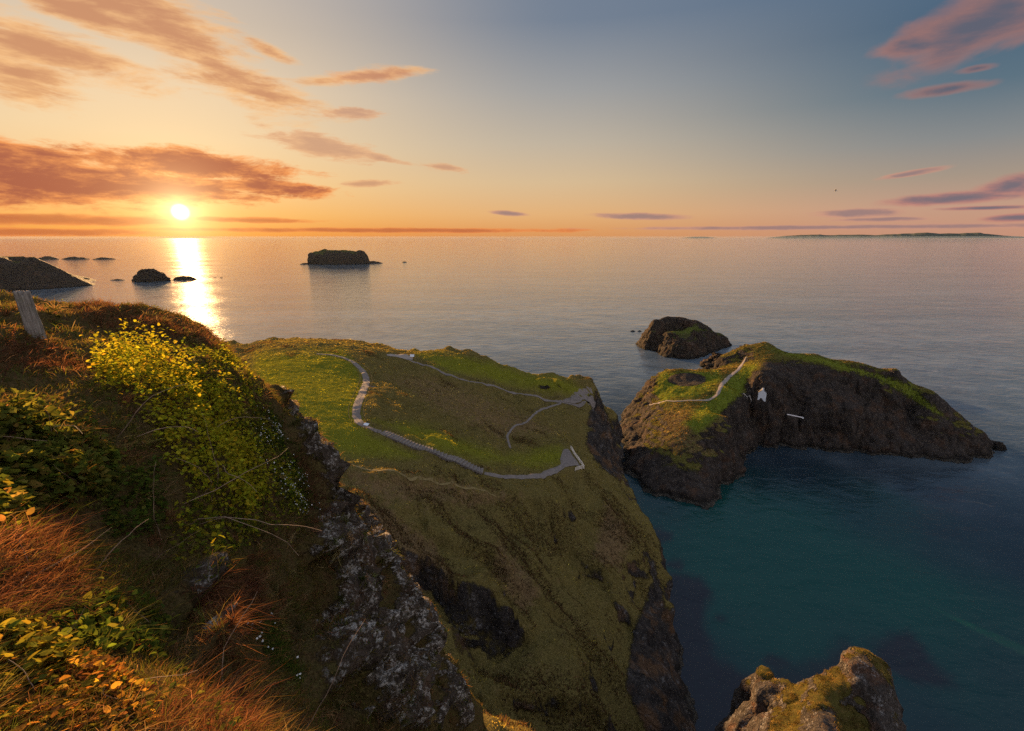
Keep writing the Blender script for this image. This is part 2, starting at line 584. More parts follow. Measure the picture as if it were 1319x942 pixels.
# ------------------------------------------------------------------ sea
def build_sea():
    rr = np.concatenate([[0.0], np.geomspace(25, 420, 150), np.geomspace(432, 37000, 70)])
    th = np.concatenate([np.linspace(R(-65), R(65), 300), np.linspace(R(70), R(290), 45)])
    RR, TH = np.meshgrid(rr, th, indexing='ij')
    V = np.stack([RR * np.sin(TH), RR * np.cos(TH), np.zeros_like(RR)], 2).reshape(-1, 3)
    n = len(th)
    F = grid_faces(len(rr), n)
    i = np.arange(len(rr) - 1) * n
    F = np.concatenate([F, np.stack([i + n - 1, i, i + n, i + 2 * n - 1], 1)])
    F = F[n - 1:] if False else F
    # sea-bed: dark weed reefs (patches lie where they lie in plan) and pale sandy shallows
    P = V[:, :2]
    nz = fbm(V * 0.035, 5) * 9 + fbm(V * 0.16, 4) * 2.6
    reef = np.zeros(len(V))

    def reg(px, w):
        poly = np.array([at_z(a, b, 0)[:2] for a, b in px])
        d = poly_dist(P, poly)
        s = np.where(in_poly(P, poly), d, -d) + nz * w
        return smooth(-2.2, 2.2, s)
    reef = np.maximum(reef, reg([(840, 745), (900, 742), (922, 765), (905, 800), (925, 845), (975, 875), (960, 960), (880, 990), (840, 900)], 0.45))
    reef = np.maximum(reef, 0.95 * reg([(1120, 818), (1170, 805), (1205, 835), (1225, 880), (1180, 880), (1140, 860)], 0.55))
    reef = np.maximum(reef, 0.8 * reg([(1030, 848), (1090, 838), (1120, 860), (1090, 900), (990, 905), (975, 870)], 0.5))
    for (a, b, r) in [(845, 690, 5.0), (870, 728, 1.8), (928, 798, 1.6), (1000, 853, 3.0)]:
        c = np.array(at_z(a, b, 0)[:2])
        reef = np.maximum(reef, 0.85 * smooth(-1.0, 1.0, r - np.linalg.norm((P - c) * (0.8, 1.2), axis=1) + nz * 0.2))
    sand = np.maximum(0, 1 - np.linalg.norm((P - np.array(at_z(1010, 715, 0)[:2])) / (92, 84), axis=1) + fbm(V * 0.02, 3) * 0.25)
    sand = smooth(0, 0.8, sand)
    # floating foam lines and the surge at the foot of the cliffs
    m, T, bs, out = new_mat('sea_water')
    pos = T.n('ShaderNodeNewGeometry').outputs['Position']
    bed = T.n('ShaderNodeSeparateColor', {0: T.attr('bed').outputs['Color']})
    n1 = T.m('ADD', T.m('MULTIPLY', T.noise(pos, 0.05, 5, 0.6), 0.45), T.m('MULTIPLY', T.noise(T.n('ShaderNodeMapping', {'Vector': pos, 'Rotation': (0, 0, 0.35), 'Scale': (0.22, 1, 1)}).outputs[0], 0.011, 6, 0.62, 0.8), 0.55))
    open_sea = T.mix(T.sstep(n1, 0.42, 0.62), (0.068, 0.096, 0.124, 1), (0.125, 0.160, 0.190, 1))  # pale grey blue base colour stands in for sky reflected far out
    open_sea = T.mix(bed.outputs[2], open_sea, (0.007, 0.015, 0.023, 1))  # base colour darkened towards the camera, where less sky would reflect
    col = T.mix(T.m('MULTIPLY', bed.outputs[1], 0.9), open_sea, (0.002, 0.040, 0.031, 1))
    rf = T.m('MULTIPLY', bed.outputs[0], T.m('ADD', 0.55, T.m('MULTIPLY', T.noise(pos, 0.5, 5, 0.7), 0.9)), clamp=True)
    col = T.mix(T.m('MULTIPLY', rf, 0.95), col, (0.010, 0.009, 0.014, 1))
    fo = T.n('ShaderNodeMapping', {'Vector': pos, 'Rotation': (0, 0, 0.35), 'Scale': (0.25, 1.0, 1)}).outputs[0]
    f1 = T.noise(fo, 0.03, 3, 0.5, 1.2)
    f2 = T.noise(fo, 0.35, 8, 0.7, 0.6)
    line = T.m('SUBTRACT', 1.0, T.sstep(T.m('ABSOLUTE', T.m('SUBTRACT', f1, 0.585)), 0.0, 0.012))
    foam = T.m('MULTIPLY', T.m('MULTIPLY', line, T.sstep(f2, 0.55, 0.68)), T.m('MULTIPLY', T.m('SUBTRACT', 1.0, bed.outputs[2]), 0.6))
    col = T.mix(foam, col, (0.5, 0.5, 0.5, 1))
    T.nt.links.new(col, bs.inputs['Base Color'])
    bs.inputs['IOR'].default_value = 1.333
    bs.inputs['Specular Tint'].default_value = (0.74, 0.90, 1.0, 1)
    wp = T.noise(T.n('ShaderNodeMapping', {'Vector': pos, 'Rotation': (0, 0, 0.3), 'Scale': (0.3, 1, 1)}).outputs[0], 0.012, 5, 0.6)
    T.nt.links.new(T.n('ShaderNodeMapRange', {0: wp, 1: 0.3, 2: 0.7, 3: 0.03, 4: 0.085}).outputs[0], bs.inputs['Roughness'])
    wv = T.n('ShaderNodeMapping', {'Vector': pos, 'Rotation': (0, 0, 0.5), 'Scale': (0.6, 1, 1)}).outputs[0]
    w1 = T.noise(wv, 0.9, 4, 0.6, 0.3)
    w2 = T.noise(wv, 0.16, 4, 0.55, 0.4)
    w3 = T.noise(wv, 0.03, 3, 0.5)
    h = T.m('ADD', T.m('MULTIPLY', w1, 0.35), T.m('ADD', T.m('MULTIPLY', w2, 2.0), T.m('MULTIPLY', w3, 3.5)))
    bp = T.n('ShaderNodeBump', {'Height': h, 'Distance': 0.6, 'Strength': 0.38})
    T.nt.links.new(bp.outputs[0], bs.inputs['Normal'])
    o = np_mesh('sea', V, F, m, attrs={'bed': np.stack([reef, sand, smooth(460, 190, np.linalg.norm(P, axis=1) + nz * 4)], 1)})
    tag(o, 'calm open sea, teal over the shallows and grey further out', 'sea', kind='structure')
    return o


build_sea()


# ------------------------------------------------------------------ landforms
def landform(name, ctrl, x0, x1, y0, y1, step, c, mat, mask_fn, disp_fn, zmin=-4.0, kind='structure', label=None, cat=None, flat=None, lam=0.0):
    ctrl = np.array(ctrl, float)
    ev = rbf_fit(ctrl[:, :2], ctrl[:, 2], c, lam)
    xs = np.arange(x0, x1 + step / 2, step)
    ys = np.arange(y0, y1 + step / 2, step)
    X, Y = np.meshgrid(xs, ys, indexing='ij')
    Q = np.stack([X.ravel(), Y.ravel()], 1)
    z = ev(Q)
    V = np.concatenate([Q, z[:, None]], 1)
    F = grid_faces(len(xs), len(ys))[:, ::-1]
    F = F[:, ::-1] if vnormals(V, F)[:, 2].mean() < 0 else F
    N = vnormals(V, F)
    V = disp_fn(V, N)
    N = vnormals(V, F)
    land = mask_fn(V, N)
    keep = (V[F][:, :, 2].max(1) > zmin)
    F = F[keep]
    used = np.unique(F)
    mp = np.full(len(V), -1)
    mp[used] = np.arange(len(used))
    V, N, land, F = V[used], N[used], land[used], mp[F]
    o = np_mesh(name, V, F, mat, attrs={'land': land})
    tag(o, label, cat, kind=kind)
    return dict(ob=o, V=V, F=F, N=N, land=land, bvh=bvh_of(V, F))


def Z(px, py, z):
    return at_z(px, py, z)


def W(x, y, z):
    return (x, y, z)


# ---- the mainland headland
hl = [
    # far edge (skyline against the water)
    Z(300, 443, 39), Z(350, 443, 40), Z(400, 445, 41), Z(450, 447, 42), Z(500, 453, 43), Z(535, 456, 43), Z(597, 458, 43), Z(630, 468, 42),
    Z(660, 480, 40), Z(700, 488, 38.5), Z(735, 491, 37), Z(755, 499, 33), Z(769, 510, 29),
    # field and slopes
    Z(330, 480, 51), Z(360, 560, 51), Z(400, 500, 51.5), Z(440, 470, 50.5), Z(465, 520, 49.5), Z(400, 560, 50.5), Z(430, 600, 48), Z(470, 545, 49),
    Z(520, 500, 44.5), Z(560, 540, 41), Z(520, 470, 46), Z(580, 490, 42), Z(620, 530, 38), Z(540, 570, 45), Z(600, 590, 39.5), Z(650, 607, 36.5), Z(690, 613, 35),
    Z(735, 598, 33.5), Z(718, 585, 33.6), Z(700, 595, 34), Z(660, 590, 35.5), Z(650, 560, 34.5), Z(700, 570, 32.5), Z(655, 573, 34.0), Z(740, 570, 30.5), Z(680, 540, 34), Z(640, 548, 34.5),
    Z(600, 560, 38.5), Z(700, 515, 33), Z(745, 521, 30), Z(762, 520, 29), Z(650, 500, 36.5), Z(735, 507, 33.5), Z(700, 500, 35.5), Z(640, 480, 40.5),
    Z(757, 540, 27), Z(775, 560, 17),
    # slope under the viewing point
    Z(750, 620, 30.5), Z(832, 720, 11.5), Z(750, 650, 28), Z(700, 700, 26.5), Z(760, 720, 19.5), Z(800, 760, 13.5), Z(830, 790, 8),
    Z(600, 640, 37.5), Z(650, 660, 33.5), Z(520, 610, 44.5), Z(470, 620, 46.5), Z(560, 680, 38.5), Z(640, 740, 32), Z(700, 800, 25.5), Z(760, 830, 18.5), Z(800, 880, 14), Z(840, 880, 7.5),
    Z(600, 757, 35), Z(500, 690, 41.5), Z(450, 640, 46), Z(655, 800, 28.5),
    Z(590, 812, 30.5), Z(500, 735, 37.5), Z(660, 850, 27), Z(540, 780, 34),
    Z(620, 900, 37), Z(700, 925, 29), Z(680, 890, 30), Z(780, 930, 20), Z(830, 930, 11.5), Z(560, 900, 42), Z(700, 980, 36), Z(800, 980, 22), Z(600, 980, 50),
    # the front shoulder's crest and the hollow behind it
    Z(742, 576, 33.3), Z(757, 602, 32), Z(776, 624, 27.5), Z(796, 650, 22.5), Z(813, 678, 18), Z(748, 568, 25), Z(768, 594, 21), Z(786, 622, 14), Z(803, 640, 8), Z(815, 662, 5),
    # hidden behind the near cliff
    W(-60, 60, 58), W(-30, 45, 56), W(-10, 25, 56), W(-30, 15, 66), W(-70, 30, 62), W(-100, 60, 56), W(-120, 110, 50), W(-100, 150, 50), W(15, 25, 38), W(25, 20, 25),
    # shore on the right
    Z(848, 757, 1.5), Z(844, 740, 1.5), Z(840, 705, 1.5), Z(821, 662, 1.5), Z(801, 628, 1.5), Z(794, 600, 1.5), Z(788, 575, 4), Z(780, 545, 13), Z(792, 588, 1.5), Z(858, 810, 1.5), Z(868, 875, 1.5), Z(879, 942, 1.5), Z(884, 985, 1.5),
    # sea-bed outside
    W(54, 110, -14), W(56, 140, -14), W(56, 165, -14), W(56, 190, -14), W(54, 206, -14), W(44, 222, -14), W(50, 90, -14), W(47, 70, -14), W(46, 50, -14), W(44, 30, -14), W(36, 45, 1.5),
    W(37, 211, 1.5), W(20, 230, -10), W(0, 238, -10), W(-30, 262, -10), W(-60, 275, -10), W(-90, 290, -10), W(-150, 290, -10), W(-185, 230, -10), W(-180, 140, -10), W(-180, 60, -10),
    W(14, 214, 22), W(-5, 224, 30), W(-35, 238, 34),
    W(-150, 130, 34), W(-150, 190, 30), W(-150, 80, 35),
]
hl_lush = [((330, 455), (440, 450), (470, 480), (465, 545), (540, 590), (440, 590), (360, 560), (320, 480)), ((480, 540), (560, 580), (690, 605), (735, 590), (720, 575), (650, 585), (560, 550)),
           ((535, 455), (600, 458), (740, 493), (760, 510), (700, 505), (560, 475))]
hl_dry = [((480, 480), (560, 480), (640, 510), (740, 560), (640, 570), (540, 520)), ((420, 600), (560, 610), (700, 640), (620, 660), (470, 650))]
hl_dark = [((440, 640), (500, 650), (560, 700), (600, 760), (520, 770), (470, 720)), ((780, 640), (820, 690), (800, 740), (760, 720)), ((640, 690), (700, 760), (680, 800), (630, 740))]
hl_rock = [((470, 690), (520, 700), (600, 765), (700, 840), (690, 870), (600, 850), (520, 790)), ((846, 738), (872, 840), (900, 960), (842, 960), (806, 885), (816, 815), (834, 770)), ((768, 503), (792, 560), (802, 618), (786, 612), (764, 590), (755, 570), (758, 540))]


hl_scarp = [(((425, 628), (468, 662), (505, 700), (560, 738), (605, 762), (650, 798), (692, 838)), 6.5, 55),
            (((520, 640), (580, 690), (640, 730), (690, 765), (740, 815)), 3.0, 45),
            (((680, 640), (715, 680), (745, 720), (790, 790), (815, 850)), 3.6, 45),
            (((560, 880), (620, 872), (700, 892), (780, 925), (830, 945)), 3.5, 50),
            (((400, 598), (470, 612), (560, 622), (640, 638), (700, 655)), 2.4, 30),
            (((480, 505), (540, 515), (600, 545), (640, 575)), 1.8, 40),
            (((700, 505), (740, 522), (765, 530)), 1.5, 30), (((540, 470), (620, 497), (700, 520)), 1.6, 30)]


def px_side(p, line):
    """signed distance to an open line seen in plan order (positive on its right-hand, lower side) and a fade at its ends."""
    line = np.asarray(line, float)
    best = np.full(len(p), 1e9)
    sg = np.ones(len(p))
    fr = np.zeros(len(p))
    n = len(line) - 1
    for i in range(n):
        a, b = line[i], line[i + 1]
        ab = b - a
        t0 = ((p - a) @ ab) / (ab @ ab)
        t = np.clip(t0, 0, 1)
        q = p - a - t[:, None] * ab
        d = np.sqrt((q ** 2).sum(1))
        c = ab[0] * (p[:, 1] - a[1]) - ab[1] * (p[:, 0] - a[0])
        m = d < best
        best[m] = d[m]
        sg[m] = np.sign(c[m])
        fr[m] = ((i + t) / n)[m]
    f = smooth(0, 0.12, fr) * smooth(1, 0.85, fr)
    return best * sg, f


def ledges(V, s):
    """horizontal shelves and upright fissures of jointed basalt, metres."""
    q = V[:, 2] / (3.2 * s) + fbm(V * 0.05 / s, 3) * 1.2
    fr = q - np.floor(q)
    a = (smooth(0.0, 0.35, fr) - fr) * 1.3 * s
    n = noise3(V * np.array([0.16, 0.16, 0.03]) / s) + 0.4 * noise3(V * np.array([0.4, 0.4, 0.08]) / s)
    return a - 1.6 * s * np.exp(-(n / 0.09) ** 2)


def hl_disp(V, N):
    steep = np.clip((0.86 - N[:, 2]) / 0.4, 0, 1)
    near = smooth(0.5, 6, V[:, 2])
    slope = np.clip((0.985 - N[:, 2]) / 0.12, 0, 1)
    R2 = np.stack([V[:, 0] * 0.8 + V[:, 1] * 0.6, (V[:, 1] * 0.8 - V[:, 0] * 0.6) * 0.45, V[:, 2] * 0.3], 1)
    d = fbm(V * 0.045, 5) * (0.7 + 1.2 * slope) + fbm(V * 0.22, 4) * 0.38 + slope * (ridged(R2 * 0.06, 4) - 0.5) * 3.0
    # sheep-track terraces on the slopes
    d += np.sin(V[:, 2] * 2.1 + fbm(V * 0.08, 3) * 3) * 0.14 * np.clip((0.95 - N[:, 2]) / 0.2, 0, 1)
    p = project(V)[0]
    field = soft_mask(p, hl_lush[0], 25)
    d *= 1 - 0.7 * field
    d += (ridged(V * 0.75, 2) - 0.4) * 0.16 * (1 - 0.4 * field) + fbm(V * 0.42, 2) * 0.22 * (1 - 0.5 * field)
    # ledges and shoulders: the turf breaks off along these lines and falls away below them
    dz = np.zeros(len(V))
    for line, h, w in hl_scarp:
        s_, along = px_side(p, line)
        s_ = s_ + fbm(V * 0.12, 3) * 9
        k = np.where(s_ > 0, np.exp(-s_ / w) * smooth(0, 9, s_), 0) * along
        dz -= h * k
        dz += 0.35 * h * np.exp(-(s_ / 16) ** 2) * along
    V = V + np.array([0, 0, 1.0]) * dz[:, None]
    rk = sum(soft_mask(p, q, 14) for q in hl_rock[:2])
    crag = ridged(V * (0.10, 0.10, 0.07), 5) * 1.3 + ridged(V * 0.4, 3) * 0.35
    d = d * (0.4 + 0.6 * near) + (crag + ledges(V, 0.8)) * np.maximum(np.maximum(steep * steep * 0.75 * smooth(26, 8, V[:, 2]), np.clip(rk, 0, 1) * 0.7), 0.8 * np.maximum(soft_mask(p, hl_rock[2], 8), soft_mask(p, hl_rock[1], 8)) * steep)
    return V + N * d[:, None]


def hl_mask(V, N):
    p = project(V)[0]
    steep = np.clip((0.72 - N[:, 2]) / 0.25, 0, 1)
    rock = np.maximum(steep * smooth(30, 12, V[:, 2]) * 0.9, smooth(6, 2, V[:, 2]))
    for q, w in zip(hl_rock, (0.55, 0.85, 0.9)):
        rock = np.maximum(rock, w * soft_mask(p, q, 12) * np.clip((0.97 - N[:, 2]) / 0.25, 0.3, 1))
    rock = np.maximum(rock, np.clip((0.5 - N[:, 2]) / 0.2, 0, 1) * 0.7)
    rock = np.maximum(rock, soft_mask(p, hl_rock[1], 9))
    rock = np.maximum(rock, soft_mask(p, hl_rock[2], 7) * np.clip((0.98 - N[:, 2]) / 0.1, 0.5, 1))
    lush = np.zeros(len(V)) + 0.15
    for q in hl_lush:
        lush = np.maximum(lush, soft_mask(p, q, 24))
    dry = np.zeros(len(V)) + 0.3
    for q in hl_dry:
        dry = np.maximum(dry, 0.75 * soft_mask(p, q, 20))
    dry = dry * (1 - 0.7 * lush)
    for q in hl_dark:
        dry = np.maximum(dry, 0.8 * soft_mask(p, q, 14))
    return np.stack([rock, lush, dry], 1)


turf_far = land_material('headland_turf', (0.10, 0.078, 0.026), (0.12, 0.12, 0.014), (0.125, 0.082, 0.040), (0.011, 0.009, 0.009), (0.070, 0.060, 0.054), lichen=0.25)
HL = landform('headland', hl, -190, 62, 10, 292, 0.65, 3.0, turf_far, hl_mask, hl_disp, label='grassy headland crossed by gravel paths, falling to dark rock at the water', cat='headland')

# ---- the island across the gap
isl = [
    Z(803, 556, 1), Z(812, 600, 1), Z(830, 625, 1), Z(880, 640, 1), Z(910, 646, 1), Z(925, 630, 1), Z(936, 616, 1), Z(946, 592, 1), Z(968, 573, 1), Z(1000, 570, 1), Z(1040, 572, 1), Z(1100, 578, 1), Z(1160, 583, 1), Z(1200, 588, 1), Z(1240, 590, 1), Z(1266, 585, 1),
    # skyline
    Z(815, 541, 7), Z(835, 520, 15), Z(842, 500, 21), Z(846, 488, 24), Z(858, 478, 27), Z(880, 477, 27.5), Z(900, 478, 27), Z(925, 476, 26.5), Z(932, 464, 31), Z(945, 456, 34), Z(965, 446, 39), Z(990, 444, 41), Z(1050, 455, 40), Z(1120, 471, 36), Z(1142, 478, 33), Z(1165, 487, 30), Z(1188, 498, 27), Z(1225, 524, 19), Z(1210, 510, 24), Z(1240, 538, 14), Z(1262, 562, 5), Z(1272, 576, 1),
    # grass knoll, slope and neck
    Z(870, 490, 26.5), Z(910, 490, 27), Z(880, 507, 23.5), Z(860, 519, 20), Z(835, 524, 14.5), Z(915, 515, 24), Z(940, 485, 29), Z(955, 466, 33), Z(900, 530, 22), Z(870, 550, 17.5), Z(840, 560, 10.5), Z(930, 540, 21), Z(945, 510, 26.5), Z(925, 570, 14.5), Z(890, 580, 13), Z(850, 600, 7), Z(900, 615, 6), Z(935, 555, 18.5), Z(942, 580, 8),
    # ravine, cottage ledge
    Z(962, 550, 8), Z(958, 525, 18.5), Z(977, 527, 17.5), Z(990, 531, 16.5), Z(1000, 545, 10.5), Z(1020, 543, 11.5), Z(1035, 545, 10.5), Z(1020, 558, 5), Z(975, 510, 23), Z(1000, 520, 20.5), Z(990, 565, 4), Z(975, 560, 5),
    # long face
    Z(990, 475, 35), Z(1050, 490, 29), Z(1100, 500, 26), Z(1050, 520, 20), Z(1100, 540, 15), Z(1160, 520, 19), Z(1180, 555, 9), Z(1060, 560, 6), Z(1130, 570, 4.5), Z(1220, 560, 9), Z(1235, 575, 4.5),
    Z(1000, 452, 39.5), Z(1100, 474, 35.5), Z(1160, 492, 30), Z(1200, 512, 24.5), Z(1130, 495, 28),
    # sea-bed and the hidden far shore
    W(50, 230, -14), W(45, 195, -14), W(46, 168, -14), W(60, 152, -14), W(82, 150, -14), W(98, 166, -14), W(108, 190, -14), W(118, 204, -14), W(150, 198, -14), W(180, 196, -14), W(210, 190, -14), W(238, 200, -14), W(246, 215, -14),
    W(238, 232, -10), W(215, 250, -10), W(190, 265, -10), W(160, 285, -10), W(135, 295, -10), W(118, 283, -10), W(112, 270, -6), W(100, 280, -10), W(80, 276, -10), W(62, 258, -10), W(222, 236, 1), W(200, 250, 1), W(172, 266, 1), W(145, 278, 1), W(66, 246, 2), W(84, 264, 8),
]
is_lush = [((850, 480), (925, 478), (935, 490), (900, 512), (850, 518), (840, 505)), ((925, 500), (960, 470), (975, 470), (950, 515), (900, 560), (880, 545)), ((985, 447), (1060, 460), (1170, 492), (1230, 545), (1205, 535), (1130, 490), (1030, 462))]
is_dry = [((850, 525), (940, 530), (930, 590), (870, 590), (845, 560)), ((980, 470), (1060, 475), (1130, 510), (1080, 540), (1000, 510))]


def is_disp(V, N):
    steep = np.clip((0.9 - N[:, 2]) / 0.35, 0, 1)
    d = fbm(V * 0.06, 5) * 0.7 + fbm(V * 0.3, 3) * 0.2
    crag = ridged(V * (0.085, 0.085, 0.05), 4, 0.5) * 2.0 + ridged(V * (0.4, 0.4, 0.16), 4, 0.5) * 0.35 * smooth(0.5, 1.0, steep)
    return V + N * (d + ((crag + ledges(V, 1.0)) * steep - steep * 0.7) * (1 - 0.92 * np.maximum(soft_mask(project(V)[0], [(985, 430), (1060, 435), (1170, 460), (1260, 535), (1225, 555), (1180, 530), (1130, 495), (1030, 466)], 12), soft_mask(project(V)[0], is_lush[1], 10))))[:, None]


def is_mask(V, N):
    p = project(V)[0]
    lush = np.zeros(len(V)) + 0.1
    for q in is_lush:
        lush = np.maximum(lush, soft_mask(p, q, 10))
    rock = np.clip((0.92 - N[:, 2]) / 0.25, 0, 1) * 0.95
    rock = np.maximum(rock * (1 - 0.75 * lush), smooth(11, 6, V[:, 2] + fbm(V * 0.1, 3) * 3))
    rock = np.maximum(rock, 0.8 * soft_mask(p, [(985, 462), (1060, 468), (1130, 500), (1200, 545), (1240, 585), (1000, 575), (960, 560), (952, 520)], 12))
    e = ((p[:, 0] - 885) / 26) ** 2 + ((p[:, 1] - 489) / 9) ** 2
    rock = np.maximum(rock, 0.85 * smooth(1.3, 0.6, e) * (p[:, 1] < 505))
    dry = np.zeros(len(V)) + 0.35
    for q in is_dry:
        dry = np.maximum(dry, 0.7 * soft_mask(p, q, 10))
    return np.stack([rock, lush, dry * (1 - 0.8 * lush)], 1)


turf_isl = land_material('island_turf', (0.075, 0.070, 0.018), (0.10, 0.12, 0.016), (0.105, 0.073, 0.036), (0.010, 0.008, 0.008), (0.070, 0.056, 0.047), lichen=0.10, warm=(0.075, 0.042, 0.026))
IS = landform('island', isl, 40, 250, 145, 300, 0.6, 2.0, turf_isl, is_mask, is_disp, label='large steep island with a grassy knoll, a long dark cliff and a gravel path', cat='island')
# ---- the near cliff the camera stands on
def D(px, py, t):
    return at_t(px, py, t)


nc = [
    D(0, 942, 1.25), D(100, 942, 1.35), D(200, 942, 1.55), D(300, 942, 2.2), D(400, 942, 3.6), D(500, 942, 7.5), D(560, 942, 12), D(590, 942, 14.5),
    D(0, 800, 1.9), D(0, 650, 2.9), D(0, 520, 4.6), D(0, 440, 6.6), D(0, 402, 9.8), D(45, 432, 6.5), D(70, 403, 10.5), D(130, 404, 12), D(165, 408, 13.5), D(200, 424, 14.5), D(235, 434, 14.2), D(270, 440, 13.2),
    D(310, 466, 12), D(345, 502, 11.5), D(372, 545, 11), D(398, 592, 10.6), D(415, 625, 10.8), D(428, 655, 11.2), D(460, 690, 12.5), D(500, 742, 13.5), D(535, 790, 14), D(562, 835, 14.4), D(580, 890, 14.5),
    D(150, 478, 6.6), D(200, 455, 8.0), D(230, 550, 5.6), D(180, 500, 6.1), D(270, 480, 7.6), D(300, 600, 6.0), D(320, 500, 8.6), D(350, 600, 7.6), D(370, 640, 8.2), D(100, 600, 3.9), D(100, 530, 5.0), D(100, 460, 6.8), D(60, 480, 5.6),
    D(100, 750, 2.5), D(100, 850, 1.85), D(200, 850, 2.75), D(160, 680, 3.9), D(250, 720, 4.5), D(200, 620, 4.4), D(300, 850, 3.5), D(300, 720, 5.6), D(350, 720, 7.0), D(390, 680, 9.0), D(430, 740, 9.8), D(430, 850, 8.2), D(380, 900, 4.7), D(380, 800, 6.8), D(490, 830, 11.0), D(460, 780, 11), D(500, 880, 9.8), D(530, 850, 12.2), D(400, 770, 8.0), D(560, 900, 13.0),
    W(-1.0, 0.2, H - 1.55), W(0, 0, H - 1.75), W(-2, -1.5, H - 1.3), W(0, -3, H - 1.4), W(-5, -3, H - 0.8), W(-12, 0, H - 0.6), W(-16, 8, H - 1.0), W(1.2, 0, H - 2.4), W(-0.4, 1.2, H - 2.2), W(0.2, 2.4, H - 6), W(1.5, 2.5, H - 9), W(2.0, -3, H - 2.6), W(4, 0, H - 16), W(-0.6, 5, H - 12), W(1, 8, H - 30),
    # the land drops away behind the rim
    W(-13, 15, H - 3.0), W(-18, 18, H - 4.0), W(-13, 20, H - 9), W(-20, 28, H - 18), W(-10, 17.5, H - 11), W(-8.0, 16, H - 10), W(-30, 30, H - 20), W(-30, 10, H - 5), W(-8, 25, H - 40), W(-3, 32, H - 52), W(4, 22, H - 52), W(6, 10, H - 48), W(8, 0, H - 40), W(-12, 32, H - 46), W(3, 14, H - 46), W(10, 25, H - 58), W(-3, 20, H - 36),
]
for (a, b, t) in [(345, 502, 11.5), (372, 545, 11), (398, 592, 10.6), (428, 655, 11.2), (460, 690, 12.5), (500, 742, 13.5), (535, 790, 14), (562, 835, 14.4), (585, 915, 14.5)]:
    q = D(a, b, t)
    nc.append((q[0] + 1.3, q[1] + 1.3, q[2] - 5.0))
    nc.append((q[0] + 3.2, q[1] + 3.4, q[2] - 13.0))
nc_rockp = [((418, 640), (450, 655), (500, 735), (560, 825), (590, 942), (440, 950), (400, 880), (385, 800), (375, 720), (392, 660)), ((345, 500), (365, 525), (420, 625), (415, 655), (385, 600), (350, 540)),
            ((205, 735), (250, 725), (262, 770), (230, 800), (205, 775)), ((375, 840), (410, 830), (425, 900), (400, 915), (385, 880)), ((235, 830), (250, 828), (252, 868), (238, 862))]


def build_near():
    rr = np.geomspace(0.55, 34, 360)
    th = np.linspace(R(-112), R(24), 430)
    RR, TH = np.meshgrid(rr, th, indexing='ij')
    Q = np.stack([(RR * np.sin(TH)).ravel(), (RR * np.cos(TH)).ravel()], 1)
    c = np.array(nc, float)
    ev = rbf_fit(c[:, :2], c[:, 2], 0.45, 0.06)
    V = np.concatenate([Q, ev(Q)[:, None]], 1)
    F = grid_faces(len(rr), len(th))
    if vnormals(V, F)[:, 2].mean() < 0:
        F = F[:, ::-1]
    N = vnormals(V, F)
    p, dep = project(V)
    rk = np.zeros(len(V))
    for q in nc_rockp:
        rk = np.maximum(rk, soft_mask(p, q, 12))
    rk = rk * smooth(-0.05, 0.22, fbm(V * 1.0 + 3, 4))
    sc_ = np.clip(RR.ravel() / 8, 0.15, 1.0)
    d = fbm(V * 0.55, 5) * 0.22 * sc_ + fbm(V * 2.2, 4) * 0.07 * sc_ + fbm(V * 9.0, 3) * 0.015
    crag = ridged(V * (0.55, 0.55, 0.34), 6, 0.55) * 0.36 + ridged(V * 2.3, 5) * 0.13
    below = smooth(H - 9, H - 14, V[:, 2])
    d = d * (1 - 0.4 * rk) + (crag + ledges(V * 1.0, 0.16)) * np.maximum(rk, 0.3 * below)
    V = V + N * d[:, None]
    N = vnormals(V, F)
    m = land_material('cliff_earth', (0.060, 0.046, 0.018), (0.060, 0.064, 0.016), (0.070, 0.042, 0.020), (0.028, 0.020, 0.014), (0.115, 0.09, 0.07), warm=(0.10, 0.055, 0.03), nscale=9.0, lichen=1.0, wet=False, lich_c=(0.46, 0.43, 0.39, 1))
    land = np.stack([rk, np.full(len(V), 0.3), np.full(len(V), 0.5)], 1)
    o = np_mesh('cliff', V, F, m, attrs={'land': land})
    tag(o, 'near cliff top falling to pale lichen spotted rock', 'cliff', kind='structure')
    return dict(ob=o, V=V, F=F, N=N, land=land, bvh=bvh_of(V, F))


NC = build_near()

# ---- the rock outcrop at the lower right
oc = [Z(1110, 848, 44), Z(1095, 862, 43.5), Z(1128, 862, 43), Z(1138, 885, 40), Z(1150, 940, 37), Z(1080, 872, 43), Z(1050, 880, 42.5), Z(1010, 887, 40), Z(990, 893, 38), Z(965, 910, 35), Z(950, 940, 33), Z(1060, 920, 43.5), Z(1010, 930, 41), Z(1110, 920, 43), Z(985, 930, 36),
      Z(1050, 980, 47), Z(1120, 1000, 46), Z(980, 1000, 42), Z(1000, 1050, 50), Z(1130, 1060, 52), Z(930, 960, 27), Z(940, 1020, 30), Z(1160, 980, 38), Z(1180, 1050, 42),
      Z(985, 882, 30), Z(960, 893, 26)]
for (a, b, z) in [(1110, 848, 44), (1128, 860, 43), (1080, 872, 43), (1040, 880, 42.5), (1000, 889, 39), (960, 905, 30)]:
    q = Z(a, b, z)
    oc.append((q[0] + 0.8, q[1] + 3.0, z - 14))
    oc.append((q[0] + 1.2, q[1] + 8, z - 36))
for (a, b, z) in [(1140, 885, 40), (1152, 940, 37), (1165, 985, 38), (1185, 1050, 42)]:
    q = Z(a, b, z)
    oc.append((q[0] + 2.5, q[1] + 1.0, z - 14))
    oc.append((q[0] + 7, q[1] + 2, z - 36))
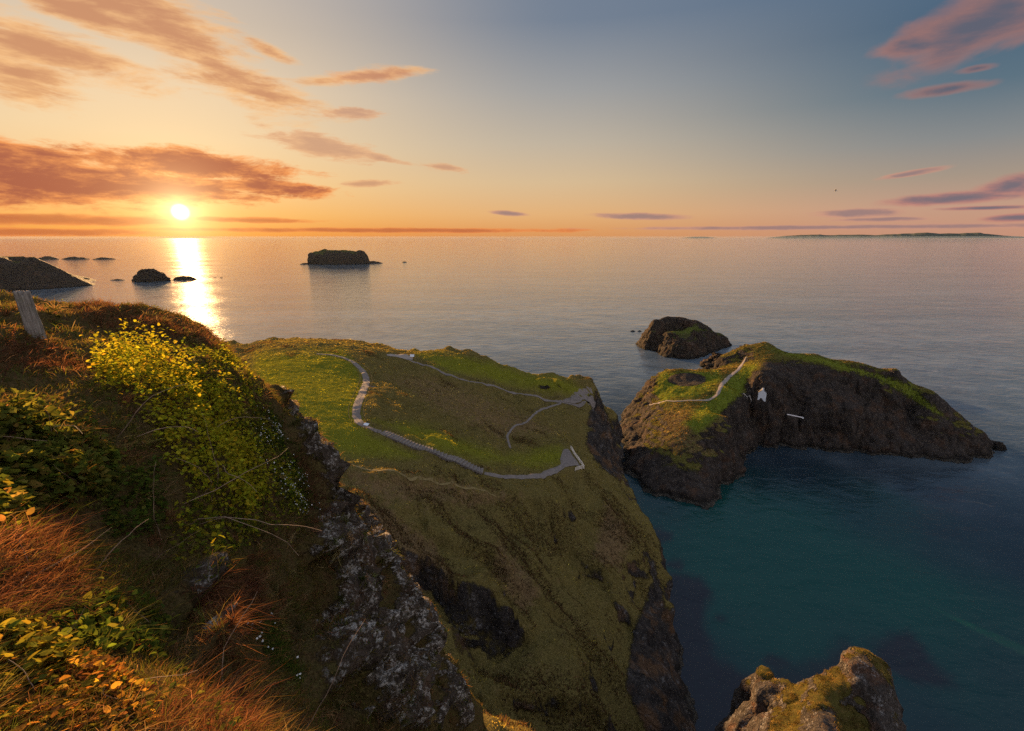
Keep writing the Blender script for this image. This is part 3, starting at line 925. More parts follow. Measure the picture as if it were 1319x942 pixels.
for (a, b, z) in [(945, 935, 31), (928, 965, 27), (935, 1020, 30)]:
    q = Z(a, b, z)
    oc.append((q[0] - 2.5, q[1] + 1.0, z - 10))
    oc.append((q[0] - 7, q[1] + 2.5, z - 28))
oc_rockp = [((1085, 850), (1112, 838), (1145, 880), (1160, 950), (1120, 960), (1118, 900), (1098, 885)), ((920, 960), (945, 900), (975, 875), (1015, 880), (1000, 905), (985, 960)), ((1035, 915), (1075, 910), (1085, 960), (1035, 960))]


def oc_disp(V, N):
    p = project(V)[0]
    rk = np.zeros(len(V))
    for q in oc_rockp:
        rk = np.maximum(rk, soft_mask(p, q, 8))
    steep = np.clip((0.75 - N[:, 2]) / 0.3, 0, 1)
    crag = ridged(V * (0.22, 0.22, 0.16), 6, 0.55) * 0.9 + ridged(V * 1.1, 4) * 0.18
    return V + N * (fbm(V * 0.25, 5) * 0.5 + fbm(V * 1.2, 3) * 0.12 + crag * np.maximum(rk * 0.8, steep * 0.7))[:, None]


def oc_mask(V, N):
    p = project(V)[0]
    rk = np.zeros(len(V))
    for q in oc_rockp:
        rk = np.maximum(rk, 0.8 * soft_mask(p, q, 8))
    rk = np.maximum(rk, np.clip((0.72 - N[:, 2]) / 0.25, 0, 1))
    return np.stack([rk, np.full(len(V), 0.2), np.full(len(V), 0.45)], 1)


turf_oc = land_material('outcrop_turf', (0.060, 0.052, 0.014), (0.07, 0.08, 0.014), (0.085, 0.058, 0.022), (0.020, 0.017, 0.015), (0.10, 0.085, 0.075), warm=(0.12, 0.06, 0.035), nscale=2.5, lichen=0.5)
OC = landform('outcrop', oc, 12, 62, 14, 62, 0.22, 0.8, turf_oc, oc_mask, oc_disp, label='craggy outcrop with yellowed grass between brown rock edges', cat='outcrop')


# ---- rocks and islets built as displaced mounds standing in the sea
def mound(name, centre, sx, sy, h, rz, mat, label, cat, seed=0, flat=2.0, n=72, m=30, amp=0.18, group=None, kind=None, tail=None, lush=0.0, fq=1.0, lean=(0, 0), shear=None):
    t = np.linspace(0, 2 * np.pi, n, endpoint=False)
    r = np.linspace(0, 1, m) ** 0.8
    RR, TT = np.meshgrid(r, t, indexing='ij')
    s0 = np.array([seed * 7.31, seed * 3.17, seed * 1.7])
    ring = np.stack([np.cos(TT).ravel(), np.sin(TT).ravel(), 0 * TT.ravel()], 1)
    out = 1 + 0.28 * fbm(ring * 1.3 + s0, 4)
    x = RR.ravel() * out * ring[:, 0]
    y = RR.ravel() * out * ring[:, 1]
    rr = RR.ravel()
    z = (1 - rr ** flat)
    if shear is not None:
        z = z * (1 + shear[0] * x + shear[1] * y)
    if tail is not None:
        z = np.maximum(z, 0)
    top = fbm(np.stack([x, y, z * 0.5], 1) * 1.7 * fq + s0, 5) * 0.22
    z = z * (1 + top)
    V = np.stack([x * sx, y * sy, z * h - 0.04 * h], 1)
    i = np.arange(m - 1)[:, None] * n + np.arange(n)[None]
    j = np.arange(m - 1)[:, None] * n + (np.arange(n)[None] + 1) % n
    F = np.stack([i.ravel(), (i + n).ravel(), (j + n).ravel(), j.ravel()], 1)
    N = vnormals(V, F)
    s = max(sx, sy)
    cr = ridged(V / s * 2.6 * fq + s0, 5, 0.55)
    steep = np.clip((0.93 - N[:, 2]) / 0.4, 0, 1)
    V = V + N * (cr * amp * min(h, s) * (0.3 + 0.7 * steep))[:, None]
    V[:, 2] -= 0.5
    N = vnormals(V, F)
    rk = np.clip((0.93 - N[:, 2]) / 0.22, 0.0, 1)
    rk = np.maximum(rk, 1 - lush)
    land = np.stack([rk, np.full(len(V), 0.45), np.full(len(V), 0.35)], 1)
    o = np_mesh(name, V, F, mat, attrs={'land': land})
    o.location = centre
    o.rotation_euler = (0, 0, rz)
    tag(o, label, cat, group, kind)
    return o


rock_far = land_material('sea_rock', (0.045, 0.045, 0.016), (0.060, 0.072, 0.014), (0.060, 0.045, 0.025), (0.013, 0.010, 0.008), (0.062, 0.047, 0.036), lichen=0.12, warm=(0.08, 0.045, 0.028), nscale=0.6, band_f=0.2)

# the small double-humped islet beyond the island
il = [D(846, 413, 432), D(860, 408, 440), D(876, 408, 440), D(892, 415, 430), D(842, 430, 425), D(857, 428, 418), D(872, 428, 410), D(890, 421, 418), D(912, 422, 432), D(930, 431, 442), D(938, 439, 446),
      D(862, 442, 408), D(885, 440, 399), D(908, 440, 417), D(928, 441, 435), W(146, 421, 5), W(156, 425, 7), W(138, 420, 6), W(138, 448, 12), W(165, 452, 8), W(195, 450, 4)]
for (px, py, dx, dy) in [(841, 452, -9, -2), (858, 460, -5, -8), (884, 463, 0, -9), (908, 457, 4, -8), (926, 451, 6, -8), (940, 446, 9, -3)]:
    q = Z(px, py, 0)
    il.append(q)
    il.append((q[0] + dx, q[1] + dy, -10))
il += [W(116, 425, -10), W(122, 455, -10), W(140, 472, -10), W(170, 475, -10), W(205, 465, -10), W(222, 445, -10)]


def il_disp(V, N):
    steep = np.clip((0.93 - N[:, 2]) / 0.35, 0, 1)
    return V + N * (fbm(V * 0.08, 4) * 0.9 + (ridged(V * (0.09, 0.09, 0.05), 4, 0.5) * 1.2 + ledges(V, 1.0)) * steep - 0.6 * steep)[:, None]


def il_mask(V, N):
    p = project(V)[0]
    lush = 0.85 * soft_mask(p, [(862, 421), (900, 419), (918, 424), (905, 430), (880, 431), (866, 432)], 5)
    rock = np.clip((0.93 - N[:, 2]) / 0.2, 0, 1)
    rock = np.maximum(rock, 0.75 * (p[:, 1] < 417))
    return np.stack([np.maximum(rock * (1 - 0.5 * lush), smooth(7, 3, V[:, 2])), lush, np.full(len(V), 0.4)], 1)


landform('islet', il, 108, 226, 368, 478, 0.8, 4.0, rock_far, il_mask, il_disp, lam=0.3, kind='thing', label='small double humped rocky islet with a grassy shoulder beyond the path island', cat='islet')
a = Z(918, 470, 0)
mound('sea_rock', (a[0] + 2, a[1] - 6, 0), 12, 9, 9.5, R(10), rock_far, 'brown rock between the islet and the neck of the path island', 'rock', 5, 1.8, amp=0.25)
a = Z(916, 475, 0)
mound('sea_rock', (a[0] - 4.5, a[1] - 4, 0), 4.0, 3, 3.0, R(10), rock_far, 'tiny dark rock awash behind the grass knoll', 'rock', 6, 1.8, n=32, m=12, amp=0.25)
for k, (px, w, lab) in enumerate([(815, 3.2, 'tiny rock awash furthest out from the islet'), (824, 2.6, 'tiny rock awash between the islet and the outermost rock'), (838, 4.0, 'small flat rock touching the near end of the dark hump')]):
    a = Z(px, 427 if k < 2 else 430, 0)
    mound('sea_rock', (a[0], a[1], 0), w, 2.0, 1.6, 0.2 * k, rock_far, lab, 'rock', 20 + k, 1.7, n=28, m=10, amp=0.2)
a = Z(1283, 577, 0)
mound('boulder', (a[0], a[1], 0), 3.9, 3.0, 3.4, 0.3, rock_far, 'dark boulder just off the sharp far end of the path island', 'boulder', 11, 2.2, n=40, m=16, amp=0.22)
a = Z(1268, 584, 0)
mound('boulder', (a[0], a[1], 0), 3.2, 2.2, 1.8, 0.1, rock_far, 'low wet rock at the foot of the island\'s sharp end', 'boulder', 12, 1.8, n=32, m=12, amp=0.22)
# surf rocks at the foot of the headland
for k, (px, py, s, hh) in enumerate([(799, 590, 2.6, 2.2), (795, 616, 2.2, 1.8), (801, 632, 1.8, 1.4)]):
    a = Z(px, py, 0)
    mound('sea_rock', (a[0], a[1], 0), s, s * 0.8, hh, k, rock_far, ['black rock at the headland point facing the island', 'middle of three black rocks under the headland point', 'lowest of three black rocks under the headland point'][k], 'rock', 30 + k, 1.9, n=28, m=10, amp=0.25)
# flat-topped island far out
a = Z(427, 341, 0)
mound('flat_topped_island', (a[0], a[1] + 60, 0), 104, 62, 46, R(4), rock_far, 'dark flat topped island far out to sea', 'island', 15, 16.0, amp=0.10, lush=0.8, n=110, fq=1.0)
a = Z(466, 340, 0)
mound('sea_rock', (a[0] + 22, a[1] + 40, 0), 50, 20, 9, R(2), rock_far, 'low rock spit trailing from the flat topped island', 'rock', 16, 1.7, amp=0.2)
a = Z(384, 341, 0)
mound('sea_rock', (a[0] + 16, a[1] + 25, 0), 20, 12, 5, R(2), rock_far, 'small low ledge on the sunward end of the flat topped island', 'rock', 17, 1.7, amp=0.2, n=40, m=14)
a = Z(521, 338, 0)
mound('sea_rock', (a[0], a[1], 0), 10, 6, 3.5, R(2), rock_far, 'lone speck of rock beyond the spit of the flat topped island', 'rock', 18, 1.7, amp=0.2, n=28, m=10)
# rocks below the sun
a = Z(190, 363, 0)
mound('sea_rock', (a[0], a[1] + 14, 0), 34, 22, 25, R(5), rock_far, 'dark rounded sea rock standing left of the sun\'s glitter', 'rock', 19, 3.0, amp=0.18)
a = Z(236, 361, 0)
mound('sea_rock', (a[0], a[1] + 8, 0), 27, 12, 9, R(3), rock_far, 'low dark rock lying in the sun\'s glitter', 'rock', 21, 2.0, amp=0.2)
a = Z(151, 361, 0)
mound('sea_rock', (a[0], a[1], 0), 20, 6, 2.6, R(3), rock_far, 'thin dark reef between the coast point and the rounded sea rock', 'rock', 22, 1.6, amp=0.2, n=40, m=12)
for k, (px, wpx, hh) in enumerate([(62, 26, 13), (95, 34, 11), (134, 26, 8)]):
    a = Z(px, 334, 0)
    mound('skerry', (a[0], a[1], 0), wpx / 2 / FOC * 2000, 30, hh, 0.05 * k, rock_far, ['skerry on the horizon side of the coast, nearest the land', 'widest skerry in the row off the coast', 'outermost low skerry in the row off the coast'][k], 'rock', 40 + k, 2.0, amp=0.18, n=48, m=16)
for k, (px) in enumerate([270, 277, 285]):
    a = Z(px, 358, 0)
    mound('sea_rock', (a[0], a[1], 0), 5, 3, 1.3, 0.3 * k, rock_far, 'tiny rock awash to the right of the sun\'s glitter', 'rock', 50 + k, 1.7, amp=0.2, n=20, m=8, group='tiny rocks awash by the glitter')
# the coast running in from the left
cs = []
for (px, py, z) in [(-60, 328, 68), (0, 331, 62), (40, 331.5, 60), (58, 339, 48), (70, 344, 40), (78, 353, 24), (-40, 345, 45), (20, 350, 25), (50, 352, 20), (-40, 365, 12)]:
    cs.append(at_z(px, py, z))
for (px, py, z) in [(90, 354, 14), (110, 357, 8), (122, 361, 0.5), (110, 364, 0.5), (80, 366, 0.5), (50, 369, 0.5), (20, 374, 0.5), (0, 377, 0.5), (-40, 386, 0.5), (-100, 396, 0.5)]:
    cs.append(at_z(px, py, z))
for (px, py) in [(140, 362), (125, 369), (80, 372), (40, 377), (10, 383), (-40, 394), (-100, 405)]:
    x, y, z = at_z(px, py, 0)
    cs.append((x, y, -14))
cs += [(-1060, 1000, 58), (-1110, 950, 60), (-1060, 930, 62), (-1030, 1010, 59), (-1150, 1020, 50), (-1110, 1190, -12), (-1250, 1250, -10), (-1430, 1240, -10), (-1000, 1165, -12)]


def cs_disp(V, N):
    steep = np.clip((0.97 - N[:, 2]) / 0.3, 0, 1)
    return V + N * (fbm(V * 0.015, 4) * 1.0 + (ridged(V * (0.025, 0.025, 0.02), 5) * 2.5 + ledges(V, 2.2)) * steep)[:, None]


def cs_mask(V, N):
    return np.stack([np.maximum(np.clip((0.985 - N[:, 2]) / 0.1, 0, 1), smooth(45, 30, V[:, 2])), np.full(len(V), 0.3), np.full(len(V), 0.4)], 1)


landform('coast', cs, -1500, -780, 640, 1260, 4.5, 3.0, rock_far, cs_mask, cs_disp, label='dark rocky coast running out to a low point', cat='coast')


# ---- hills across the water on the horizon
def hills(name, pts, dist, label):
    pts = np.array(pts, float)
    xs = np.linspace(pts[0, 0], pts[-1, 0], 260)
    hp = np.interp(xs, pts[:, 0], pts[:, 1])
    hp = hp * (1 + 0.14 * fbm(np.stack([xs * 0.05, xs * 0, xs * 0], 1), 4))
    rows = []
    prof = [0, 0.55, 0.9, 1.0, 0.8, 0]
    for k, f in enumerate(prof):
        dd = dist * (1 + 0.035 * k)
        zz = np.maximum(hp, 0) / FOC * dist * f
        wob = fbm(np.stack([xs * 0.06, xs * 0 + k * 3.3, xs * 0], 1), 3)
        zz = zz * (1 + 0.2 * wob * (0 < f < 1))
        az_ = (xs - PW / 2) / FOC
        rows.append(np.stack([az_ * dd, np.full_like(xs, dd), zz - (3 if f == 0 else 0)], 1))
    V = np.concatenate(rows)
    F = grid_faces(len(prof), len(xs))
    land = np.stack([np.full(len(V), 0.3), np.full(len(V), 0.3), np.full(len(V), 0.5)], 1)
    o = np_mesh(name, V, F, hill_mat, attrs={'land': land})
    tag(o, label, 'hills', kind='structure')


hill_mat = simple_mat('far_hills', (0.06, 0.07, 0.05), 0.9, 0.1, 0.3, 0.001)
hills('hills', [(975, 0), (1000, 3.0), (1030, 4.5), (1060, 4.0), (1090, 4.6), (1110, 4.0), (1130, 5.0), (1160, 6.6), (1200, 6.2), (1240, 6.8), (1270, 3.0), (1310, 1.0), (1340, 0)], 33000, 'faint blue hills low on the horizon across the water')
hills('low_hills', [(870, 0), (885, 1.6), (900, 1.6), (915, 0)], 34000, 'faintest short rise on the horizon, left of the blue hills')
# ------------------------------------------------------------------ paths, steps, fences
def hit(land, px, py):
    d = Vector(ray(px, py)).normalized()
    h = land['bvh'].ray_cast(Vector((0, 0, H)), d)
    return h[0]


def ground(land, x, y, zdef=0.0):
    h = land['bvh'].ray_cast(Vector((x, y, H + 60)), Vector((0, 0, -1)))
    return h[0].z if h[0] is not None else zdef


def resample(pts, step):
    pts = [Vector(p) for p in pts]
    out = [pts[0]]
    acc = 0.0
    for a, b in zip(pts, pts[1:]):
        L = (b - a).length
        pos = 0.0
        while acc + (L - pos) >= step:
            pos += step - acc
            out.append(a.lerp(b, pos / L))
            acc = 0.0
        acc += L - pos
    return out


def catmull(pts, k=10):
    pts = [Vector(p) for p in pts]
    P = [pts[0] * 2 - pts[1]] + pts + [pts[-1] * 2 - pts[-2]]
    out = []
    for i in range(1, len(P) - 2):
        a, b, c, d = P[i - 1:i + 3]
        for j in range(k):
            t = j / k
            out.append(0.5 * ((2 * b) + (c - a) * t + (2 * a - 5 * b + 4 * c - d) * t * t + (3 * b - a - 3 * c + d) * t ** 3))
    out.append(pts[-1])
    return out


def trail(land, pix, k=8):
    """plan line on the land through the places seen at these pixels."""
    pts = [hit(land, *q) for q in pix]
    pts = [p for p in pts if p is not None]
    return catmull(pts, k)


PATHS = []          # (land id, plan polyline, half width): kept clear of grass


def ribbon(name, land, line, widths, mat, label, lift=0.14, step=0.7, nw=6, kind='structure', rough=0.3):
    line = resample(line, step)
    n = len(line)
    w = np.interp(np.linspace(0, 1, n), np.linspace(0, 1, len(widths)), widths)
    V = []
    zc = [ground(land, p.x, p.y, p.z) for p in line]
    zc = np.convolve(np.pad(zc, 3, mode='edge'), np.ones(7) / 7, 'valid')
    for i, p in enumerate(line):
        t = line[min(i + 1, n - 1)] - line[max(i - 1, 0)]
        s = Vector((t.y, -t.x, 0)).normalized()
        for j in range(nw + 1):
            f = j / nw * 2 - 1
            ww = w[i] * (1 + rough * noise3(np.array([[i * 0.31, np.sign(f) * 5.0, 3.0]]))[0])
            q = p + s * f * ww / 2
            g = ground(land, q.x, q.y, zc[i])
            z = max(g, 0.65 * g + 0.35 * zc[i]) + lift * (1 - 0.7 * abs(f) ** 4)
            V.append((q.x, q.y, z))
    F = grid_faces(n, nw + 1)
    V = np.array(V)
    if vnormals(V, F)[:, 2].mean() < 0:
        F = F[:, ::-1]
    o = np_mesh(name, V, F, mat)
    tag(o, label, 'path', kind=kind)
    PATHS.append((id(land), np.array([(p.x, p.y) for p in line]), max(widths) / 2))
    return o


gravel = simple_mat('gravel', (0.135, 0.115, 0.105), 0.9, 0.15, 0.35, 1.4)
gravel_pale = simple_mat('pale_gravel', (0.21, 0.18, 0.16), 0.9, 0.15, 0.3, 1.4)
plank = simple_mat('grey_timber', (0.17, 0.15, 0.13), 0.85, 0.15, 0.35, 2.0, stretch=(1, 1, 4))
pale_wood = simple_mat('pale_timber', (0.62, 0.56, 0.50), 0.8, 0.2, 0.15, 2.0)
dark_wood = simple_mat('dark_timber', (0.055, 0.045, 0.036), 0.9, 0.15, 0.35, 2.0)
white_paint = simple_mat('white_paint', (0.52, 0.55, 0.60), 0.7, 0.25, 0.08, 1.0)
slate = simple_mat('slate', (0.07, 0.068, 0.075), 0.7, 0.3, 0.3, 2.5)
steel = simple_mat('painted_steel', (0.66, 0.64, 0.66), 0.5, 0.4, 0.15, 1.0)

main = trail(HL, [(408, 456), (430, 458), (452, 465), (467, 478), (472, 492), (467, 506), (461, 521), (459, 534), (464, 545), (478, 552), (492, 557)])
ribbon('path', HL, main, [1.0, 1.7, 2.1, 2.4, 2.5, 2.4, 2.3, 2.2], gravel, 'wide gravel path curving down the bright grass field')
sp = hit(HL, 473, 496)
ribbon('path', HL, catmull([hit(HL, 470, 497), hit(HL, 478, 498), hit(HL, 484, 499)], 4), [2.0, 1.2, 0.4], gravel, 'short gravel spur beside the bend of the wide path', lift=0.10)
tail = trail(HL, [(624, 610), (645, 614), (668, 615), (690, 613), (708, 608), (722, 602), (730, 597)])
ribbon('path', HL, tail, [1.5, 1.7, 2.0, 2.2, 2.4, 2.2], gravel, 'gravel path from the foot of the steps to the railed platform')
plat = trail(HL, [(729, 579), (731, 590), (736, 603)], 6)
ribbon('viewing_platform', HL, plat, [1.6, 3.4, 5.0, 6.0], gravel, 'triangular gravel viewing platform behind the pale railing', lift=0.17, rough=0.05)
upper = trail(HL, [(524, 463), (545, 471), (575, 483), (610, 492), (645, 501), (680, 509), (712, 517), (735, 520), (752, 519), (766, 515)])
ribbon('path', HL, upper, [1.2, 1.0, 1.0, 1.1, 1.3, 1.6], gravel, 'narrow path running below the fenced grass bank')
cross = trail(HL, [(722, 519), (700, 527), (682, 540), (662, 550), (654, 560), (655, 570), (658, 578)])
ribbon('path', HL, cross, [1.1, 1.1, 1.0, 0.9, 0.6], gravel, 'narrow path dropping into the hollow between the slopes')
yard = trail(HL, [(498, 457), (512, 458.5), (524, 460.5), (533, 463)], 5)
ribbon('gravel_yard', HL, yard, [1.5, 4.0, 5.0, 2.5], gravel_pale, 'pale gravel clearing on the skyline above the narrow path', lift=0.2)
land_end = trail(HL, [(726, 517), (742, 513), (756, 510), (766, 510)], 5)
ribbon('gravel_landing', HL, land_end, [1.5, 5.0, 6.5, 5.0], gravel, 'bare gravel ground at the seaward tip of the headland', lift=0.10, rough=0.3)
trod = trail(HL, [(440, 595), (480, 606), (520, 612), (560, 620), (600, 630), (640, 640)])
ribbon('sheep_track', HL, trod, [0.5, 0.6, 0.6, 0.5, 0.3], simple_mat('worn_turf', (0.15, 0.115, 0.05), 0.9, 0.1, 0.3, 1.0), 'faint trodden track along the slope below the steps', lift=0.05, rough=0.4)
isl_path = trail(IS, [(836, 522), (850, 519), (870, 517), (890, 516), (908, 516), (919, 512), (926, 504), (931, 494), (938, 487), (944, 482), (952, 475), (957, 468), (962, 460)])
ribbon('path', IS, isl_path, [0.9, 0.9, 1.0, 1.3, 1.7, 1.9, 2.0, 2.0, 1.4, 0.9], gravel_pale, 'pale path zigzagging over the island between knoll and slope', lift=0.16)

# flight of steps
sline = resample(trail(HL, [(492, 557.5), (510, 565), (540, 577), (575, 590), (602, 601), (625, 610)]), 1.0)
PATHS.append((id(HL), np.array([(p.x, p.y) for p in sline]), 1.5))
L = sum((b - a).length for a, b in zip(sline, sline[1:]))
fine = resample(sline, L / 31.0)
base = fine[0]
steps = empty('stairway', (base.x, base.y, ground(HL, base.x, base.y)))
tag(steps, 'long flight of shallow grey timber edged steps down the grass slope', 'stairs')
zs = np.array([ground(HL, p.x, p.y, p.z) for p in fine])
zs = np.convolve(np.pad(zs, 2, mode='edge'), np.ones(5) / 5, 'valid')
for i, p in enumerate(fine[:-1]):
    q = fine[i + 1]
    t = (q - p)
    rz = math.atan2(t.y, t.x)
    mb = MB()
    l = math.hypot(t.x, t.y)
    mb.box((0, 0, -0.3), (l * 0.98, 2.5, 0.6))
    o = mb.build('step', gravel, steps)
    o.location = Vector(((p.x + q.x) / 2, (p.y + q.y) / 2, zs[i] + 0.26)) - steps.location
    o.rotation_euler = (0, 0, rz)
    mb = MB()
    mb.box((l * 0.49 + 0.06, 0, -0.12), (0.14, 2.7, 0.34))
    r = mb.build('riser', plank, o)


def fence(name, land, line, spacing, h, pr, rails, pm, rm, label, cat='fence', rail_r=0.03, wob=0.06):
    pts = resample(line, spacing)
    b = pts[0]
    root = empty(name, (b.x, b.y, ground(land, b.x, b.y, b.z)))
    tag(root, label, cat)
    tops = []
    mesh = None
    for p in pts:
        z = ground(land, p.x, p.y, p.z)
        if mesh is None:
            mb = MB()
            mb.tube([(0, 0, -0.4), (0, 0, h)], [pr, pr * 0.9], 7)
            o = mb.build('post', pm, root)
            mesh = o
        else:
            o = mesh.copy()
            COL.objects.link(o)
            o.parent = root
        o.location = Vector((p.x, p.y, z)) - root.location
        o.rotation_euler = (random.gauss(0, wob), random.gauss(0, wob), 0)
        tops.append(Vector((p.x, p.y, z)) - root.location)
    for f in rails:
        mb = MB()
        mb.tube([t + Vector((0, 0, h * f)) for t in tops], rail_r, 5)
        mb.build('rail', rm, root)
    return root


def offset(line, d):
    out = []
    for i, p in enumerate(line):
        t = line[min(i + 1, len(line) - 1)] - line[max(i - 1, 0)]
        s = Vector((t.y, -t.x, 0)).normalized()
        out.append(p + s * d)
    return out


fence('path_fence', HL, offset(upper, -1.5)[2:-12], 2.6, 1.05, 0.07, (0.92, 0.5), dark_wood, dark_wood, 'long dark post and rail fence along the narrow upper path')
fence('path_fence', HL, offset(main, 2.1)[6:], 2.6, 0.9, 0.06, (0.9,), dark_wood, dark_wood, 'low post and rope fence along the sunny side of the wide path')
fence('path_fence', HL, offset(main, -2.1)[16:], 2.6, 0.9, 0.06, (0.9,), dark_wood, dark_wood, 'low post and rope fence on the shaded side of the wide path')
fence('stair_fence', HL, offset(sline, 1.7), 3.0, 0.9, 0.06, (0.9,), dark_wood, dark_wood, 'low post and rope fence on the near side of the long steps')
fence('path_fence', HL, offset(cross, 1.0)[4:], 2.6, 0.9, 0.055, (0.9,), dark_wood, dark_wood, 'low dark fence beside the narrow path into the hollow')
fence('skyline_fence', HL, trail(HL, [(318, 445), (350, 445), (400, 447), (440, 449), (480, 453)]), 5.0, 1.25, 0.08, (0.95, 0.55), dark_wood, dark_wood, 'thin post and wire fence along the skyline of the bright field', rail_r=0.015)
fence('island_fence', IS, offset(isl_path, -1.6)[40:-16], 2.4, 0.9, 0.06, (0.9,), dark_wood, dark_wood, 'low fence on the knoll side of the island path')
# pale railing round the viewing platform
rl = [hit(HL, 735, 579), hit(HL, 740, 587), hit(HL, 747, 597), hit(HL, 752.5, 605), hit(HL, 745, 606.5), hit(HL, 738, 607.5)]
fence('railing', HL, [Vector(p) for p in rl], 1.3, 1.2, 0.07, (0.97, 0.62, 0.3), pale_wood, pale_wood, 'pale wooden railing round two sides of the gravel platform', 'railing', 0.075, 0.02)


def sign(name, land, px, py, w, h, hgt, tilt, rz, label):
    p = hit(land, px, py)
    root = empty(name, p, rz)
    tag(root, label, 'sign')
    for s in (-1, 1):
        mb = MB()
        mb.box((s * w * 0.36, 0.03, hgt * 0.5 - 0.2), (0.08, 0.08, hgt + 0.4))
        mb.build('post', dark_wood, root)
    mb = MB()
    c, s_ = math.cos(tilt), math.sin(tilt)
    q = [(-w / 2, -h / 2 * c, -h / 2 * s_), (w / 2, -h / 2 * c, -h / 2 * s_), (w / 2, h / 2 * c, h / 2 * s_), (-w / 2, h / 2 * c, h / 2 * s_)]
    mb.hexa([(x, y, z + hgt) for x, y, z in q], [(x, y - 0.05 * s_, z + hgt + 0.05 * c) for x, y, z in q])
    mb.build('panel', white_paint, root)


sign('information_board', HL, 472, 550, 1.6, 0.9, 0.75, R(25), R(-25), 'small white slanted board at the bend of the wide path')
sign('information_board', HL, 531, 461, 2.0, 1.2, 1.0, R(55), R(-10), 'small white board at the edge of the pale gravel clearing')

# ---- cottage on the island ledge
cp = hit(IS, 978, 540)


def cottage():
    z0 = ground(IS, cp.x, cp.y + 0.5) + 0.9
    root = empty('cottage', (cp.x, cp.y + 0.5, z0), R(-24))
    tag(root, 'small whitewashed cottage with grey roof on the island cliff ledge', 'cottage')
    w, dp, eh, rh = 3.5, 5.0, 1.8, 3.4
    a = [(-w / 2, 0), (w / 2, 0), (w / 2, dp), (-w / 2, dp)]
    mb = MB()
    b = -2.4
    vs = [(x, y, b) for x, y in a] + [(x, y, eh) for x, y in a] + [(0, 0, rh), (0, dp, rh)]
    mb.add(vs, [(3, 2, 1, 0), (0, 1, 5, 8, 4), (1, 2, 6, 5), (2, 3, 7, 9, 6), (3, 0, 4, 7)])
    mb.build('wall', white_paint, root)
    mb = MB()
    o, k = 0.16, 0.14
    sl = (rh - eh) / (w / 2)
    for s in (-1, 1):
        xe = s * (w / 2 + 0.12)
        ze = eh - 0.12 * sl
        lo = [(0, 0.25, rh + 0.01), (xe, 0.25, ze + 0.01), (xe, dp + o, ze + 0.01), (0, dp + o, rh + 0.01)]
        mb.hexa(lo, [(x, y, z + k) for x, y, z in lo])
    rf = mb.build('roof', slate, root)
    mb = MB()
    mb.box((0, 0.42, rh + 0.1), (0.85, 0.8, 1.3))
    ch = mb.build('chimney', white_paint, root)
    mb = MB()
    mb.tube([(0, 0.42, rh + 0.74), (0, 0.42, rh + 1.05)], [0.18, 0.15], 8)
    mb.build('chimney_pot', slate, ch)
    mb = MB()
    mb.box((w / 2 + 0.03, 3.0, 0.95), (0.06, 0.95, 1.9))
    mb.build('door', dark_wood, root)
    mb = MB()
    mb.box((w / 2 + 0.03, 5.0, 1.4), (0.06, 0.8, 0.9))
    mb.build('window', dark_wood, root)


cottage()
q0, q1 = hit(IS, 957, 509), hit(IS, 968, 521)
fence('handrail', IS, [q0, (q0 + q1) / 2, q1], 1.4, 1.0, 0.07, (0.96,), pale_wood, pale_wood, 'short pale handrail leading down to the white cottage', 'railing', 0.11, 0.02)

# ---- boat hoist: a pale beam on a frame with a thin mast
h0, h1 = hit(IS, 1013, 539), hit(IS, 1033, 545)


def hoist():
    zb = max(h0.z, h1.z) + 0.9
    root = empty('boat_hoist', (h0.x, h0.y, ground(IS, h0.x, h0.y)))
    tag(root, 'white beam of a boat hoist on the island ledge right of the cottage', 'hoist')
    A = Vector((h0.x, h0.y, zb + 1.2)) - root.location
    B = Vector((h1.x, h1.y, zb - 0.9)) - root.location
    dv = (B - A).normalized()
    sd = Vector((dv.y, -dv.x, 0)).normalized() * 0.2
    up = Vector((0, 0, 0.2))
    mb = MB()
    mb.hexa([A - sd - up, A + sd - up, A + sd + up, A - sd + up], [B - sd - up, B + sd - up, B + sd + up, B - sd + up])
    mb.build('beam', steel, root)
    mb = MB()
    mb.hexa([B - sd * 1.5 - up * 2.2 - dv * 0.5, B + sd * 1.5 - up * 2.2 - dv * 0.5, B + sd * 1.5 + up * 1.2 - dv * 0.5, B - sd * 1.5 + up * 1.2 - dv * 0.5],
            [B - sd * 1.5 - up * 2.2 + dv * 0.25, B + sd * 1.5 - up * 2.2 + dv * 0.25, B + sd * 1.5 + up * 1.2 + dv * 0.25, B - sd * 1.5 + up * 1.2 + dv * 0.25])
    mb.build('end_block', white_paint, root)
    M_ = A.lerp(B, 0.34)
    mb = MB()
    mb.tube([M_ + Vector((0, 0, -1.3)), M_ + Vector((0, 0, 2.6))], 0.1, 6)
    mb.build('mast', dark_wood, root)
    for f in (0.08, 0.85):
        P = A.lerp(B, f)
        mb = MB()
        mb.tube([P, P + Vector((0, 0, -1.3))], 0.14, 6)
        mb.build('leg', dark_wood, root)
    mb = MB()
    mb.tube([M_ + Vector((0, 0, 2.5)), B + Vector((0, 0, 0.3))], 0.035, 5)
    mb.build('stay', dark_wood, root)


hoist()


